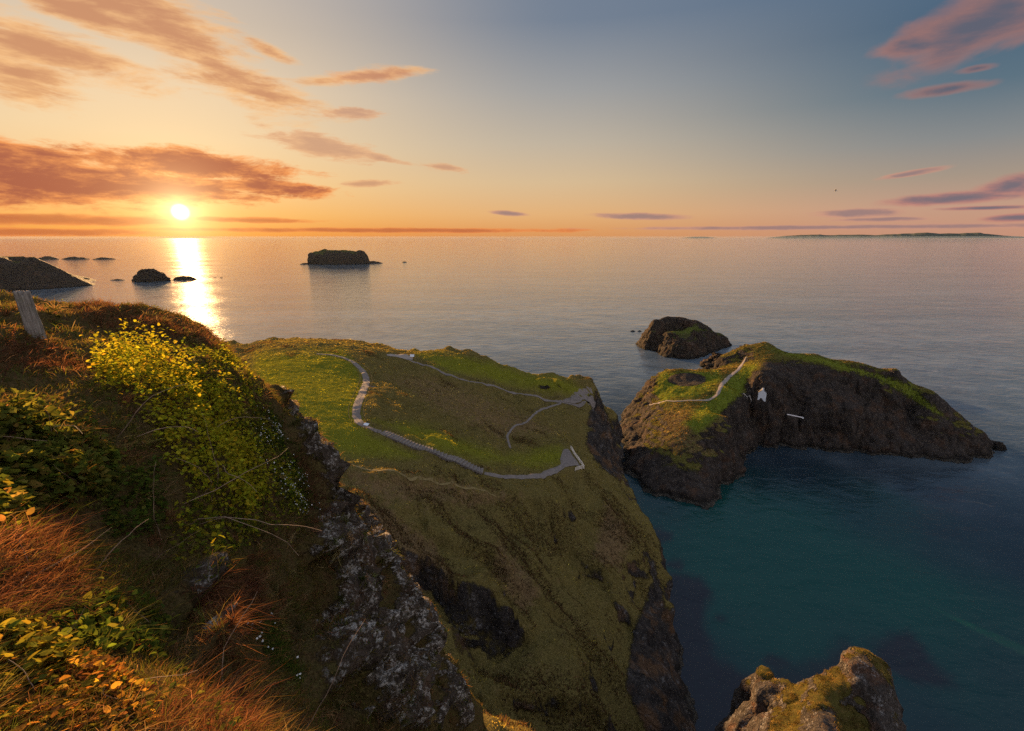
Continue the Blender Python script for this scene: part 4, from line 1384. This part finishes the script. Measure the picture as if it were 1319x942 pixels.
# ---- weathered fence post in the foreground grass
def old_post():
    p = hit(NC, 47, 432)
    hgt, hw, ht = 0.60, 0.092, 0.065
    n, m = 64, 46
    a = np.linspace(0, 2 * np.pi, n, endpoint=False)
    cx = np.sign(np.cos(a)) * np.abs(np.cos(a)) ** 0.55
    cy = np.sign(np.sin(a)) * np.abs(np.sin(a)) ** 0.55

    def top(x):
        x = np.asarray(x)
        jag = 0.012 * noise3(np.stack([x * 9, x * 0 + 2, x * 0], 1)) + 0.010 * noise3(np.stack([x * 27, x * 0 + 5, x * 0], 1))
        notch = 0.085 * np.exp(-((x - 0.34) / 0.13) ** 2) * (x < 0.47) + 0.055 * np.exp(-((x - 0.5) / 0.14) ** 2) * (x >= 0.47)
        return hgt - notch + jag * 1.6 - 0.02 * (x > 0.85)
    V = []
    for i in range(m):
        f = i / (m - 1)
        wd = 1.0 - 0.16 * f
        z = -0.25 + f * (top(cx) + 0.25)
        V.append(np.stack([cx * hw * wd, cy * ht * wd, z], 1))
    for s in (0.8, 0.55, 0.3, 0.08):
        V.append(np.stack([cx * s * hw * 0.84, cy * s * ht * 0.84, top(cx * s)], 1))
    V = np.concatenate(V)
    rows = m + 4
    i = np.arange(rows - 1)[:, None] * n + np.arange(n)[None]
    j = np.arange(rows - 1)[:, None] * n + (np.arange(n)[None] + 1) % n
    F = np.stack([i.ravel(), j.ravel(), (j + n).ravel(), (i + n).ravel()], 1)
    N = vnormals(V, F)
    cr = fbm(V * (60, 60, 4.0), 4) * 0.006 + fbm(V * (18, 18, 2.5), 3) * 0.006
    V = V + N * cr[:, None]
    m_, T, bs, out = new_mat('weathered_wood')
    pos = T.n('ShaderNodeTexCoord').outputs['Object']
    g = T.noise(T.n('ShaderNodeMapping', {'Vector': pos, 'Scale': (70, 70, 4)}).outputs[0], 1.0, 7, 0.65, 0.5)
    b = T.noise(pos, 7.0, 5, 0.6)
    col = T.ramp(g, [(0.3, (0.05, 0.042, 0.036)), (0.5, (0.17, 0.15, 0.13)), (0.7, (0.30, 0.275, 0.245))])
    col = T.mix(T.m('MULTIPLY', T.sstep(b, 0.52, 0.68), 0.5), col, (0.10, 0.105, 0.06, 1))
    T.nt.links.new(col, bs.inputs['Base Color'])
    bs.inputs['Roughness'].default_value = 0.9
    bp = T.n('ShaderNodeBump', {'Height': g, 'Distance': 0.012, 'Strength': 0.9})
    T.nt.links.new(bp.outputs[0], bs.inputs['Normal'])
    o = np_mesh('fence_post', V, F, m_)
    o.location = p
    o.rotation_euler = (R(2), R(-2), R(18))
    tag(o, 'weathered grey wooden post with a split top in the foreground grass', 'post')


old_post()


# ---- a gull low in the sky
def gull():
    c = Vector(at_t(1076, 246, 70))
    m_ = simple_mat('gull_plumage', (0.55, 0.55, 0.57), 0.8, 0.2, 0.2, 6.0)
    o = None
    V, F = [], []
    # body: rings along +x
    prof = [(-0.26, 0.0), (-0.22, 0.02), (-0.12, 0.05), (0.0, 0.07), (0.10, 0.06), (0.16, 0.042), (0.20, 0.046), (0.245, 0.03), (0.275, 0.010), (0.30, 0.0)]
    n = 10
    for x, r in prof:
        for k in range(n):
            t = 2 * math.pi * k / n
            V.append((x, r * math.cos(t), r * math.sin(t) * 0.9))
    for i in range(len(prof) - 1):
        for k in range(n):
            F.append((i * n + k, i * n + (k + 1) % n, (i + 1) * n + (k + 1) % n, (i + 1) * n + k))
    for s in (-1, 1):
        st = [(0.05, 0.09, -0.11, 0.03), (0.22, 0.13, -0.07, 0.10), (0.40, 0.10, -0.05, 0.13), (0.58, 0.02, -0.08, 0.10), (0.70, -0.07, -0.10, 0.06)]
        b = len(V)
        for y, xf, xb, z in st:
            V += [(xf, s * y, z), ((xf + xb) / 2, s * y, z + 0.014), (xb, s * y, z), ((xf + xb) / 2, s * y, z - 0.006)]
        for i in range(len(st) - 1):
            for k in range(4):
                F.append((b + i * 4 + k, b + i * 4 + (k + 1) % 4, b + (i + 1) * 4 + (k + 1) % 4, b + (i + 1) * 4 + k))
    b = len(V)
    V += [(-0.22, 0.02, 0.008), (-0.22, -0.02, 0.008), (-0.36, -0.06, 0.0), (-0.36, 0.06, 0.0), (-0.22, 0.02, -0.008), (-0.22, -0.02, -0.008), (-0.36, -0.06, -0.006), (-0.36, 0.06, -0.006)]
    F += [(b, b + 1, b + 2, b + 3), (b + 7, b + 6, b + 5, b + 4), (b, b + 3, b + 7, b + 4), (b + 1, b + 5, b + 6, b + 2), (b + 2, b + 6, b + 7, b + 3)]
    o = np_mesh('gull', np.array(V), np.array(F), m_)
    o.location = c
    o.rotation_euler = (R(12), R(-5), R(155))
    tag(o, 'lone gull gliding in the sky on the right above the horizon', 'bird')


gull()
# ------------------------------------------------------------------ plants
def scatter(land, n, weight):
    """n random points on the quads of a land: positions, normals, land attribute."""
    V, F, N, A = land['V'], land['F'], land['N'], land['land']
    a, b, c, d = (V[F[:, i]] for i in range(4))
    area = 0.5 * np.linalg.norm(np.cross(c - a, d - b), axis=1)
    C = (a + b + c + d) / 4
    nn = N[F[:, 0]]
    w = area * weight(C, nn, A[F].mean(1))
    w = np.clip(w, 0, None)
    f = RNG.choice(len(F), size=n, p=w / w.sum())
    u, v = RNG.random(n)[:, None], RNG.random(n)[:, None]

    def bl(X):
        return (X[F[f, 0]] * (1 - u) + X[F[f, 1]] * u) * (1 - v) + (X[F[f, 3]] * (1 - u) + X[F[f, 2]] * u) * v
    return bl(V), bl(N), bl(A)


def facing(C, N, lim=-0.15):
    v = np.array([0, 0, H]) - C
    v /= np.linalg.norm(v, axis=1)[:, None]
    p, dep = project(C)
    inside = (dep > 0.2) & (p[:, 0] > -120) & (p[:, 0] < PW + 120) & (p[:, 1] > 200) & (p[:, 1] < PH + 160)
    return ((v * N).sum(1) > lim) * inside


def norm(v):
    return v / (np.linalg.norm(v, axis=1)[:, None] + 1e-9)


def blades(name, P, D, L, Wd, col, mat, label, cat, droop=0.35, bend=None, parts=3):
    """curved tapering blades: base P, direction D, length L, width Wd."""
    n = len(P)
    side = norm(np.cross(D, RNG.normal(size=(n, 3))))
    dn = np.array([0, 0, -1.0])
    bd = norm(RNG.normal(size=(n, 3)) * (1, 1, 0.3)) * 0.5 + dn * 0.6 if bend is None else bend
    L = L[:, None]
    w = Wd[:, None]
    p0 = P - D * L * 0.06
    p1 = P + D * L * 0.5 + bd * L * droop * 0.22
    p2 = P + D * L * 0.9 + bd * L * droop * 0.8
    V = np.stack([p0 - side * w / 2, p0 + side * w / 2, p1 - side * w * 0.4, p1 + side * w * 0.4, p2], 1).reshape(-1, 3)
    k = np.arange(n)[:, None] * 5
    F = np.concatenate([k + [0, 1, 3], k + [0, 3, 2], k + [2, 3, 4]])
    tint = np.repeat(col, 5, 0)
    o = np_mesh(name, V, F, mat, attrs={'tint': tint}, smooth_shade=False)
    tag(o, label, cat, kind='stuff')
    return o


def leaves(name, P, Nm, size, col, mat, label, cat, outline, fold=0.25):
    """flat folded leaves: outline points (x along the leaf, y across), unit length."""
    n = len(P)
    O = np.array(outline, float)
    k = len(O)
    t = norm(np.cross(Nm, RNG.normal(size=(n, 3))))
    b = np.cross(Nm, t)
    s = size[:, None, None]
    X, Y = O[:, 0], O[:, 1]
    cup = np.abs(Y) * fold - 0.18 * (X - 0.5) ** 2
    V = P[:, None, :] + s * (t[:, None, :] * X[None, :, None] + b[:, None, :] * Y[None, :, None] + Nm[:, None, :] * cup[None, :, None])
    Cn = P[:, None, :] + s * (t[:, None, :] * 0.42)
    V = np.concatenate([Cn, V], 1).reshape(-1, 3)
    i = np.arange(k)
    tri = np.stack([np.zeros(k, int), 1 + i, 1 + (i + 1) % k], 1)
    F = (np.arange(n)[:, None, None] * (k + 1) + tri[None]).reshape(-1, 3)
    o = np_mesh(name, V, F, mat, attrs={'tint': np.repeat(col, k + 1, 0)}, smooth_shade=False)
    tag(o, label, cat, kind='stuff')
    return o


IVY = [(0, 0), (-0.06, 0.22), (0.12, 0.46), (0.34, 0.30), (0.55, 0.40), (0.72, 0.20), (1.0, 0.0), (0.72, -0.20), (0.55, -0.40), (0.34, -0.30), (0.12, -0.46), (-0.06, -0.22)]
BROAD = [(0, 0), (-0.05, 0.14), (0.02, 0.32), (0.16, 0.44), (0.32, 0.42), (0.46, 0.40), (0.62, 0.34), (0.78, 0.22), (0.92, 0.1), (1.0, 0.0), (0.92, -0.1), (0.78, -0.22), (0.62, -0.34), (0.46, -0.40), (0.32, -0.42), (0.16, -0.44), (0.02, -0.32), (-0.05, -0.14)]
OVAL = [(0, 0), (0.2, 0.24), (0.5, 0.33), (0.8, 0.2), (1, 0), (0.8, -0.2), (0.5, -0.33), (0.2, -0.24)]
blade_m = leaf_mat('blades', 0.5, 0.0)
leaf_m = leaf_mat('leaves', 0.58, 0.0)


def pal(n, cols, w, jit=0.25):
    c = np.array(cols)[RNG.choice(len(cols), size=n, p=np.array(w) / sum(w))]
    return np.clip(c * np.exp(RNG.normal(0, jit, (n, 1))) * np.exp(RNG.normal(0, 0.08, (n, 3))), 0.002, 0.6)


def path_clear(land, P, extra=-0.15):
    keep = np.ones(len(P), bool)
    for lid, line, hw in PATHS:
        if lid == id(land):
            keep &= poly_dist(P[:, :2], line, closed=False) > hw + extra
    return keep


def turf(land, n, hmin, hmax, wd, label, lush, grass, dry, wfn=None, name='grass', rocklim=0.5, tintfn=None):
    P, N, A = scatter(land, n, lambda C, nn, a: facing(C, nn) * np.clip(1.15 - a[:, 0] / rocklim, 0, 1) * (wfn(C, a) if wfn else 1) * smooth(-0.55, 0.35, fbm(C * 0.8, 3)))
    keep = path_clear(land, P)
    P, N, A = P[keep], N[keep], A[keep]
    n = len(P)
    pn = fbm(P * 0.12, 4)
    pf = fbm(P * 0.6, 3)
    lu = np.clip(A[:, 1] + pn * 0.5, 0, 1)[:, None]
    dr = np.clip(A[:, 2] + pf * 0.8, 0, 1)[:, None] * (1 - 0.75 * lu)
    col = np.array(grass) * (1 - lu) + np.array(lush) * lu
    col = col * (1 - dr) + np.array(dry) * dr
    col = col * np.exp(RNG.normal(0, 0.35, (n, 1))) * np.exp(fbm(P * 0.85 + 7, 3) * 1.3 + fbm(P * 0.22 + 3, 3) * 0.7 - 0.1)[:, None]
    if tintfn:
        col = tintfn(P, col)
    D = norm(N * 0.5 + np.array([0.12, -0.05, 0.7]) + RNG.normal(0, 0.38, (n, 3)))
    clump = np.clip(0.75 + 0.8 * fbm(P * 0.9, 2), 0.35, 1.6)
    L = RNG.uniform(hmin, hmax, n) * clump * (1 + 0.5 * dr[:, 0] - 0.35 * lu[:, 0])
    return blades(name, P, D, L, RNG.uniform(0.5, 1.2, n) * wd, col, blade_m, label, 'grass', 0.5)


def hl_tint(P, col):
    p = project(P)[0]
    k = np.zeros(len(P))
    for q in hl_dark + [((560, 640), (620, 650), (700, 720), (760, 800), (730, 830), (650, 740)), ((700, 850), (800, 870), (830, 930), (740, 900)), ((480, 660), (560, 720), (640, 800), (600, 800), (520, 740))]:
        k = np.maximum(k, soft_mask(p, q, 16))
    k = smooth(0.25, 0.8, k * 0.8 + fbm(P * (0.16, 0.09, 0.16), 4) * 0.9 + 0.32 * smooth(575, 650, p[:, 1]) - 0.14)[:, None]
    return col * (1 - k) + k * np.array([0.050, 0.030, 0.017]) * np.exp(RNG.normal(0, 0.4, (len(P), 1)))  # dark brown plants, deepened so their colour carries the slope's shading


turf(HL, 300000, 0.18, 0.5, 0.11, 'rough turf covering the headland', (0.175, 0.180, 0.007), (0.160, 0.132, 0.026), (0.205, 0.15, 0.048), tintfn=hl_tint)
# taller brown bracken and heather on the slope under the path
P, N, A = scatter(HL, 60000, lambda C, nn, a: facing(C, nn) * np.clip(1.1 - a[:, 0] / 0.6, 0, 1) * smooth(-0.15, 0.6, fbm(np.stack([(C[:, 0] * 0.8 - C[:, 1] * 0.6) * 0.05, (C[:, 0] * 0.6 + C[:, 1] * 0.8) * 0.13, C[:, 2] * 0.02], 1) + 40, 5) + 0.45 * np.maximum.reduce([soft_mask(project(C)[0], q, 18) for q in hl_dark]) - 0.25 + 0.2 * (project(C)[0][:, 1] > 600) - 0.6 * a[:, 1]))
keep = path_clear(HL, P, 0.8)
P, N = P[keep], N[keep]
blades('bracken', P, norm(N * 0.6 + np.array([0.05, -0.1, 0.6]) + RNG.normal(0, 0.45, (len(P), 3))), RNG.uniform(0.35, 1.0, len(P)), RNG.uniform(0.08, 0.2, len(P)), pal(len(P), [(0.075, 0.045, 0.022), (0.10, 0.062, 0.03), (0.05, 0.034, 0.018), (0.13, 0.095, 0.04)], (3, 3, 2, 1), 0.35), blade_m, 'patches of dark brown bracken on the headland slope', 'bracken', 0.5)

turf(IS, 80000, 0.18, 0.5, 0.14, 'short turf covering the path island', (0.135, 0.135, 0.014), (0.12, 0.09, 0.028), (0.15, 0.097, 0.048))
turf(OC, 60000, 0.10, 0.32, 0.035, 'yellowed tufted grass on the craggy outcrop', (0.11, 0.11, 0.02), (0.12, 0.095, 0.025), (0.17, 0.11, 0.04), rocklim=0.7)


# ---- foreground
def reg_w(polys, soft=10):
    def f(C):
        p = project(C)[0]
        m = np.zeros(len(C))
        for q in polys:
            m = np.maximum(m, soft_mask(p, q, soft))
        return m
    return f


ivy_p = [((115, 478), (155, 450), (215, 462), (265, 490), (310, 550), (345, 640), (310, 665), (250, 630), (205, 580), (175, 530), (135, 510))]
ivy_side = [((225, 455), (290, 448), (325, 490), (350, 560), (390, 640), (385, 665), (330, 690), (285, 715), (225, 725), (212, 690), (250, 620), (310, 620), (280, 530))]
left_p = [((-60, 545), (60, 530), (110, 545), (150, 590), (140, 640), (60, 660), (-60, 680))]
lower_p = [((60, 800), (150, 770), (215, 800), (210, 850), (120, 850)), ((120, 630), (200, 600), (210, 680), (150, 700))]
camp_p = [((335, 525), (360, 540), (400, 640), (402, 660), (375, 655), (340, 590), (318, 560)), ((325, 808), (345, 800), (392, 870), (380, 880), (345, 850))]
rust_p = [((-60, 690), (70, 690), (110, 760), (60, 800), (-60, 800)), ((40, 640), (90, 645), (100, 690), (50, 700)), ((200, 900), (300, 880), (330, 960), (200, 960)), ((70, 370), (270, 430), (300, 455), (200, 440), (120, 420)), ((-40, 430), (60, 440), (120, 480), (-40, 470)), ((240, 760), (330, 720), (350, 800), (270, 850)), ((380, 580), (410, 610), (430, 660), (400, 690))]
dist_w = lambda C: 1.0 / np.maximum(np.linalg.norm(C - np.array([0, 0, H]), axis=1), 1.2) ** 1.25
ivy_f, side_f, left_f, low_f, camp_f, rust_f = (reg_w(q) for q in (ivy_p, ivy_side, left_p, lower_p, camp_p, rust_p))
rock_f = reg_w(nc_rockp, 8)

# general rough grass
P, N, A = scatter(NC, 150000, lambda C, nn, a: facing(C, nn) * dist_w(C) * np.clip(1.1 - 0.65 * a[:, 0], 0.0, 1) * (1 - 0.8 * ivy_f(C)) * (1 - 0.5 * left_f(C)))
n = len(P)
ru = np.clip(rust_f(P) + fbm(P * 0.8, 3) * 0.5, 0, 1)
gr = np.clip(0.4 + fbm(P * 0.5 + 9, 4) * 1.3, 0, 1)
base_c = pal(n, [(0.10, 0.085, 0.024), (0.14, 0.10, 0.038), (0.085, 0.085, 0.018), (0.19, 0.135, 0.06)], (4, 3, 3, 1.2))
rust_c = pal(n, [(0.17, 0.085, 0.040), (0.14, 0.075, 0.036), (0.20, 0.12, 0.056), (0.10, 0.05, 0.028)], (3, 3, 1.5, 2))
green_c = pal(n, [(0.085, 0.10, 0.018), (0.06, 0.08, 0.015)], (2, 2))
pick = RNG.random(n)
col = np.where((pick < ru)[:, None], rust_c, np.where((pick < ru + gr * 0.45)[:, None], green_c, base_c))
col = col * np.clip(0.5 + 0.16 * np.linalg.norm(P - np.array([0, 0, H]), axis=1), 0.6, 1.0)[:, None] * np.array([1.0, 0.88, 0.9])  # grass nearest the camera darkened in its colour in place of shade
hd = RNG.normal(0, 0.42, (n, 3))
cl = np.stack([fbm(P * 1.6, 2), fbm(P * 1.6 + 50, 2), np.zeros(n)], 1) * 0.8
D = norm(N * 0.35 + np.array([0.15, -0.1, 0.62]) + hd + cl)
dist = np.linalg.norm(P - np.array([0, 0, H]), axis=1)
L = RNG.uniform(0.07, 0.21, n) * (0.75 + 0.5 * ru) * np.clip(0.9 + 0.8 * fbm(P * 1.3 + 4, 2), 0.4, 1.7) * np.clip(dist / 3.0, 0.55, 1.15)
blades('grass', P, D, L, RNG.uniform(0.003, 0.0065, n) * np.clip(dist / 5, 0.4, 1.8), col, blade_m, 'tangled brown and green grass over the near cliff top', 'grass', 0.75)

# tussocks: tall pale and dark bunches standing out of the general cover
P, N, A = scatter(NC, 2600, lambda C, nn, a: facing(C, nn) * dist_w(C) * np.clip(1.2 - 0.9 * a[:, 0], 0, 1) * (1 - 0.8 * ivy_f(C)) * smooth(-0.2, 0.4, fbm(C * 0.9 + 21, 3)))
k = 26
n = len(P) * k
dist = np.repeat(np.linalg.norm(P - np.array([0, 0, H]), axis=1), k)
tc = pal(len(P), [(0.17, 0.12, 0.055), (0.09, 0.085, 0.022), (0.14, 0.07, 0.034), (0.06, 0.07, 0.016)], (3, 2, 2.5, 2), 0.35)
hd = norm(np.repeat(norm(N * 0.4 + np.array([0.15, -0.1, 0.6]) + RNG.normal(0, 0.25, (len(P), 3))), k, 0) + RNG.normal(0, 0.42, (n, 3)))
sz = np.repeat(RNG.uniform(0.08, 0.26, len(P)), k)
blades('tussock_grass', np.repeat(P, k, 0) + RNG.normal(0, 0.018, (n, 3)), hd, sz * RNG.uniform(0.5, 1.1, n) * np.clip(dist / 3.5, 0.45, 1.3), RNG.uniform(0.0025, 0.005, n) * np.clip(dist / 5, 0.4, 1.8), np.repeat(tc, k, 0) * np.exp(RNG.normal(0, 0.25, (n, 1))), blade_m, 'bunched tussocks of pale and brown grass on the near slope', 'grass', 0.8)

# wispy dead grass clumps
P, N, A = scatter(NC, 22000, lambda C, nn, a: facing(C, nn) * dist_w(C) * rust_f(C) * np.clip(1.2 - a[:, 0], 0, 1))
n = len(P)
cl = np.stack([fbm(P * 2.2, 2), fbm(P * 2.2 + 50, 2), np.zeros(n)], 1) * 0.9
D = norm(np.array([0.25, -0.15, 0.6]) + RNG.normal(0, 0.3, (n, 3)) + cl)
dist = np.linalg.norm(P - np.array([0, 0, H]), axis=1)
blades('dead_grass', P, D, RNG.uniform(0.08, 0.26, n) * np.clip(dist / 3, 0.5, 1.1), RNG.uniform(0.002, 0.004, n) * np.clip(dist / 4, 0.6, 2.0), pal(n, [(0.10, 0.046, 0.026), (0.075, 0.034, 0.02), (0.14, 0.08, 0.042)], (3, 3, 1.3)), blade_m, 'wispy red brown dead grass in loose clumps', 'grass', 0.9)

# the sunlit climbing leaves
SUNV = np.array(lamp_dir)


def leaf_patch(name, n, f, smin, smax, lift, cols, wts, label, outline=IVY, sun=0.55, cat='leaves', gain=None):
    P, N, A = scatter(NC, n, lambda C, nn, a: facing(C, nn) * f(C) * (gain(C) if gain else 1))
    n = len(P)
    clump = np.clip(fbm(P * 2.6, 3) * 0.9 + 0.35, 0, 1.2)
    up = RNG.random(n) ** 0.7 * lift * (0.25 + clump)
    P = P + (N * 0.5 + np.array([0, 0, 0.6])) * up[:, None]
    Nm = norm(N * 0.5 + np.array([0, 0, 0.45]) + SUNV * sun * 0.8 - np.array([0, 0.35, 0]) + RNG.normal(0, 0.42, (n, 3)))
    col = pal(n, cols, wts, 0.22)
    return leaves(name, P, Nm, RNG.uniform(smin, smax, n), col, leaf_m, label, cat, outline)


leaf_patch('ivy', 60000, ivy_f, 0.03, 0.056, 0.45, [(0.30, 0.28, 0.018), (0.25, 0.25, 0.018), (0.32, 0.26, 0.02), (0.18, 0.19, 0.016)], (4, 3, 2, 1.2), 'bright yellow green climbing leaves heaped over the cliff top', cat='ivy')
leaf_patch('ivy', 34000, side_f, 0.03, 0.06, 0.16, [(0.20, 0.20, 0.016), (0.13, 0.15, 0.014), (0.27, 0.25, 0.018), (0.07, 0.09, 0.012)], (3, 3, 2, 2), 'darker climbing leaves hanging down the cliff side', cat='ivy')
leaf_patch('undergrowth', 5200, left_f, 0.035, 0.085, 0.2, [(0.10, 0.115, 0.02), (0.14, 0.14, 0.024), (0.07, 0.085, 0.016), (0.19, 0.13, 0.03)], (4, 2.5, 3, 1.5), 'dark broad leaved undergrowth on the left of the cliff top', outline=IVY)
leaf_patch('undergrowth', 1700, low_f, 0.03, 0.06, 0.12, [(0.07, 0.10, 0.015), (0.05, 0.07, 0.013), (0.12, 0.13, 0.02)], (3, 3, 1), 'scattered small green leaves low on the near slope', outline=OVAL)
allf = lambda C: np.clip(1 - 1.6 * rock_f(C), 0, 1) * dist_w(C) * np.clip(0.15 + fbm(C * 0.9 + 31, 3), 0, 1)
leaf_patch('undergrowth', 9000, allf, 0.018, 0.05, 0.10, [(0.09, 0.10, 0.02), (0.13, 0.13, 0.022), (0.17, 0.10, 0.03), (0.06, 0.075, 0.016)], (3, 2, 1.5, 2), 'tiny mixed leaves among the near grass', outline=OVAL)
# large leaves and litter at the camera's feet
big_f = reg_w([((-60, 790), (30, 800), (95, 850), (70, 880), (-60, 880))], 6)
leaf_patch('broad_leaves', 620, big_f, 0.022, 0.05, 0.10, [(0.15, 0.14, 0.018), (0.19, 0.15, 0.02), (0.09, 0.10, 0.016)], (3, 2, 2), 'large yellowing leaves low in the near corner', outline=BROAD, sun=0.7)
lit_f = reg_w([((20, 850), (110, 850), (190, 890), (190, 960), (-40, 960), (-40, 900))], 10)
leaf_patch('leaf_litter', 1700, lit_f, 0.018, 0.04, 0.05, [(0.24, 0.11, 0.025), (0.28, 0.17, 0.03), (0.13, 0.06, 0.022), (0.09, 0.09, 0.016)], (3, 2, 2, 2), 'orange and green small leaves strewn in the near corner', outline=OVAL, sun=0.7)

# sea campion: short dark green cushion with white flowers
P, N, A = scatter(NC, 26000, lambda C, nn, a: facing(C, nn) * camp_f(C))
n = len(P)
D = norm(N * 0.8 + np.array([0, 0, 0.4]) + RNG.normal(0, 0.45, (n, 3)))
blades('campion_cushion', P, D, RNG.uniform(0.04, 0.11, n), RNG.uniform(0.004, 0.010, n), pal(n, [(0.045, 0.07, 0.012), (0.065, 0.085, 0.014), (0.03, 0.05, 0.010)], (3, 2, 2)), blade_m, 'dense dark green cushion plant along the cliff edge', 'plants', 0.3)
flower_m = leaf_mat('petals', 0.3, 0.0)
P, N, A = scatter(NC, 520, lambda C, nn, a: facing(C, nn) * camp_f(C) * np.clip(0.3 + fbm(C * 1.5, 2), 0.02, 1))
P = P + (N * 0.6 + np.array([0, 0, 0.5])) * RNG.uniform(0.05, 0.12, (len(P), 1))
leaves('flowers', P - 0.01, norm(N * 0.3 + np.array([0.1, -0.5, 0.7]) + RNG.normal(0, 0.3, (len(P), 3))), RNG.uniform(0.016, 0.03, len(P)), np.full((len(P), 3), 0.72), flower_m,
       'small white flowers dotted over the green cliff edge cushion', 'flowers', [(0.5 + 0.5 * math.cos(a) * (1 if k % 2 == 0 else 0.62), 0.5 * math.sin(a) * (1 if k % 2 == 0 else 0.62)) for k, a in enumerate(np.linspace(0, 2 * math.pi, 10, endpoint=False))], fold=0.15)


# dry bramble stems arching out of the grass
def stems():
    spots = [(230, 640, 1.4), (240, 670, 1.6), (280, 600, 1.6), (270, 640, 1.2), (180, 745, 1.2), (100, 750, 1.1), (130, 730, 1.0), (60, 770, 0.9), (120, 770, 0.9), (160, 720, 1.0), (210, 830, 0.8), (110, 860, 0.7), (120, 890, 0.7), (60, 820, 0.6), (170, 880, 0.8), (300, 905, 1.1), (310, 930, 1.0), (350, 935, 1.2), (400, 930, 1.6), (140, 600, 1.3), (90, 620, 1.0), (160, 560, 1.2), (60, 560, 1.1), (180, 905, 0.8), (190, 925, 0.7), (30, 740, 0.9), (80, 735, 0.9), (205, 700, 1.3), (260, 560, 1.0), (30, 900, 0.5)]
    mb = MB()
    r = random.Random(5)
    for (px, py, ln) in spots:
        for k in range(2 if r.random() < 0.6 else 1):
            p = hit(NC, px + r.uniform(-12, 12), py + r.uniform(-10, 10))
            if p is None:
                continue
            d = (p - Vector((0, 0, H))).length
            ln_ = ln * d / 6.0 * r.uniform(0.5, 1.0)
            dr = Vector((r.uniform(-1, 1), r.uniform(-0.7, 0.5), r.uniform(0.1, 0.9))).normalized()
            pts = [p - Vector((0, 0, 0.03))]
            for s in range(9):
                pts.append(pts[-1] + dr * ln_ / 9)
                dr = (dr + Vector((r.gauss(0, 0.16), r.gauss(0, 0.16), r.gauss(-0.07, 0.14)))).normalized()
            r0 = r.uniform(0.0022, 0.0042) * min(1.5, max(0.55, d / 5))
            mb.tube(pts, [r0 * (1 - 0.07 * i) for i in range(len(pts))], 5)
    m_ = simple_mat('dry_stem', (0.24, 0.16, 0.11), 0.8, 0.2, 0.4, 9.0)
    o = mb.build('dry_stems', m_)
    tag(o, 'bare dry bramble stems arching out of the near grass', 'stems', kind='stuff')


stems()

# ------------------------------------------------------------------ sea air: far things fade
def haze():
    mb = MB()
    mb.box((0, 0, 44.0), (80000, 80000, 124.0))
    m = bpy.data.materials.new('sea_haze')
    m.use_nodes = True
    nt = m.node_tree
    nt.nodes.remove(nt.nodes['Principled BSDF'])
    v = nt.nodes.new('ShaderNodeVolumePrincipled')
    v.inputs['Color'].default_value = (0.28, 0.38, 0.52, 1)
    v.inputs['Density'].default_value = 1.0e-5
    v.inputs['Anisotropy'].default_value = 0.2
    nt.links.new(v.outputs[0], nt.nodes['Material Output'].inputs['Volume'])
    m.cycles.volume_sampling = 'DISTANCE'
    o = mb.build('haze', m)
    tag(o, 'thin pale evening haze over the open sea', 'haze', kind='stuff')


haze()

sc.view_settings.view_transform = 'Standard'
sc.view_settings.look = 'None'
sc.view_settings.exposure = EXPO
sc.view_settings.gamma = 1.0
sc.cycles.use_denoising = False
sc.cycles.denoiser = 'OPENIMAGEDENOISE'
sc.cycles.denoising_input_passes = 'RGB_ALBEDO_NORMAL'
sc.cycles.denoising_prefilter = 'ACCURATE'
sc.cycles.sample_clamp_indirect = 0.5
sc.cycles.sample_clamp_direct = 1.2
sc.cycles.max_bounces = 4
sc.cycles.diffuse_bounces = 2
sc.cycles.glossy_bounces = 3
sc.cycles.transmission_bounces = 3
sc.cycles.caustics_reflective = False
sc.cycles.caustics_refractive = False
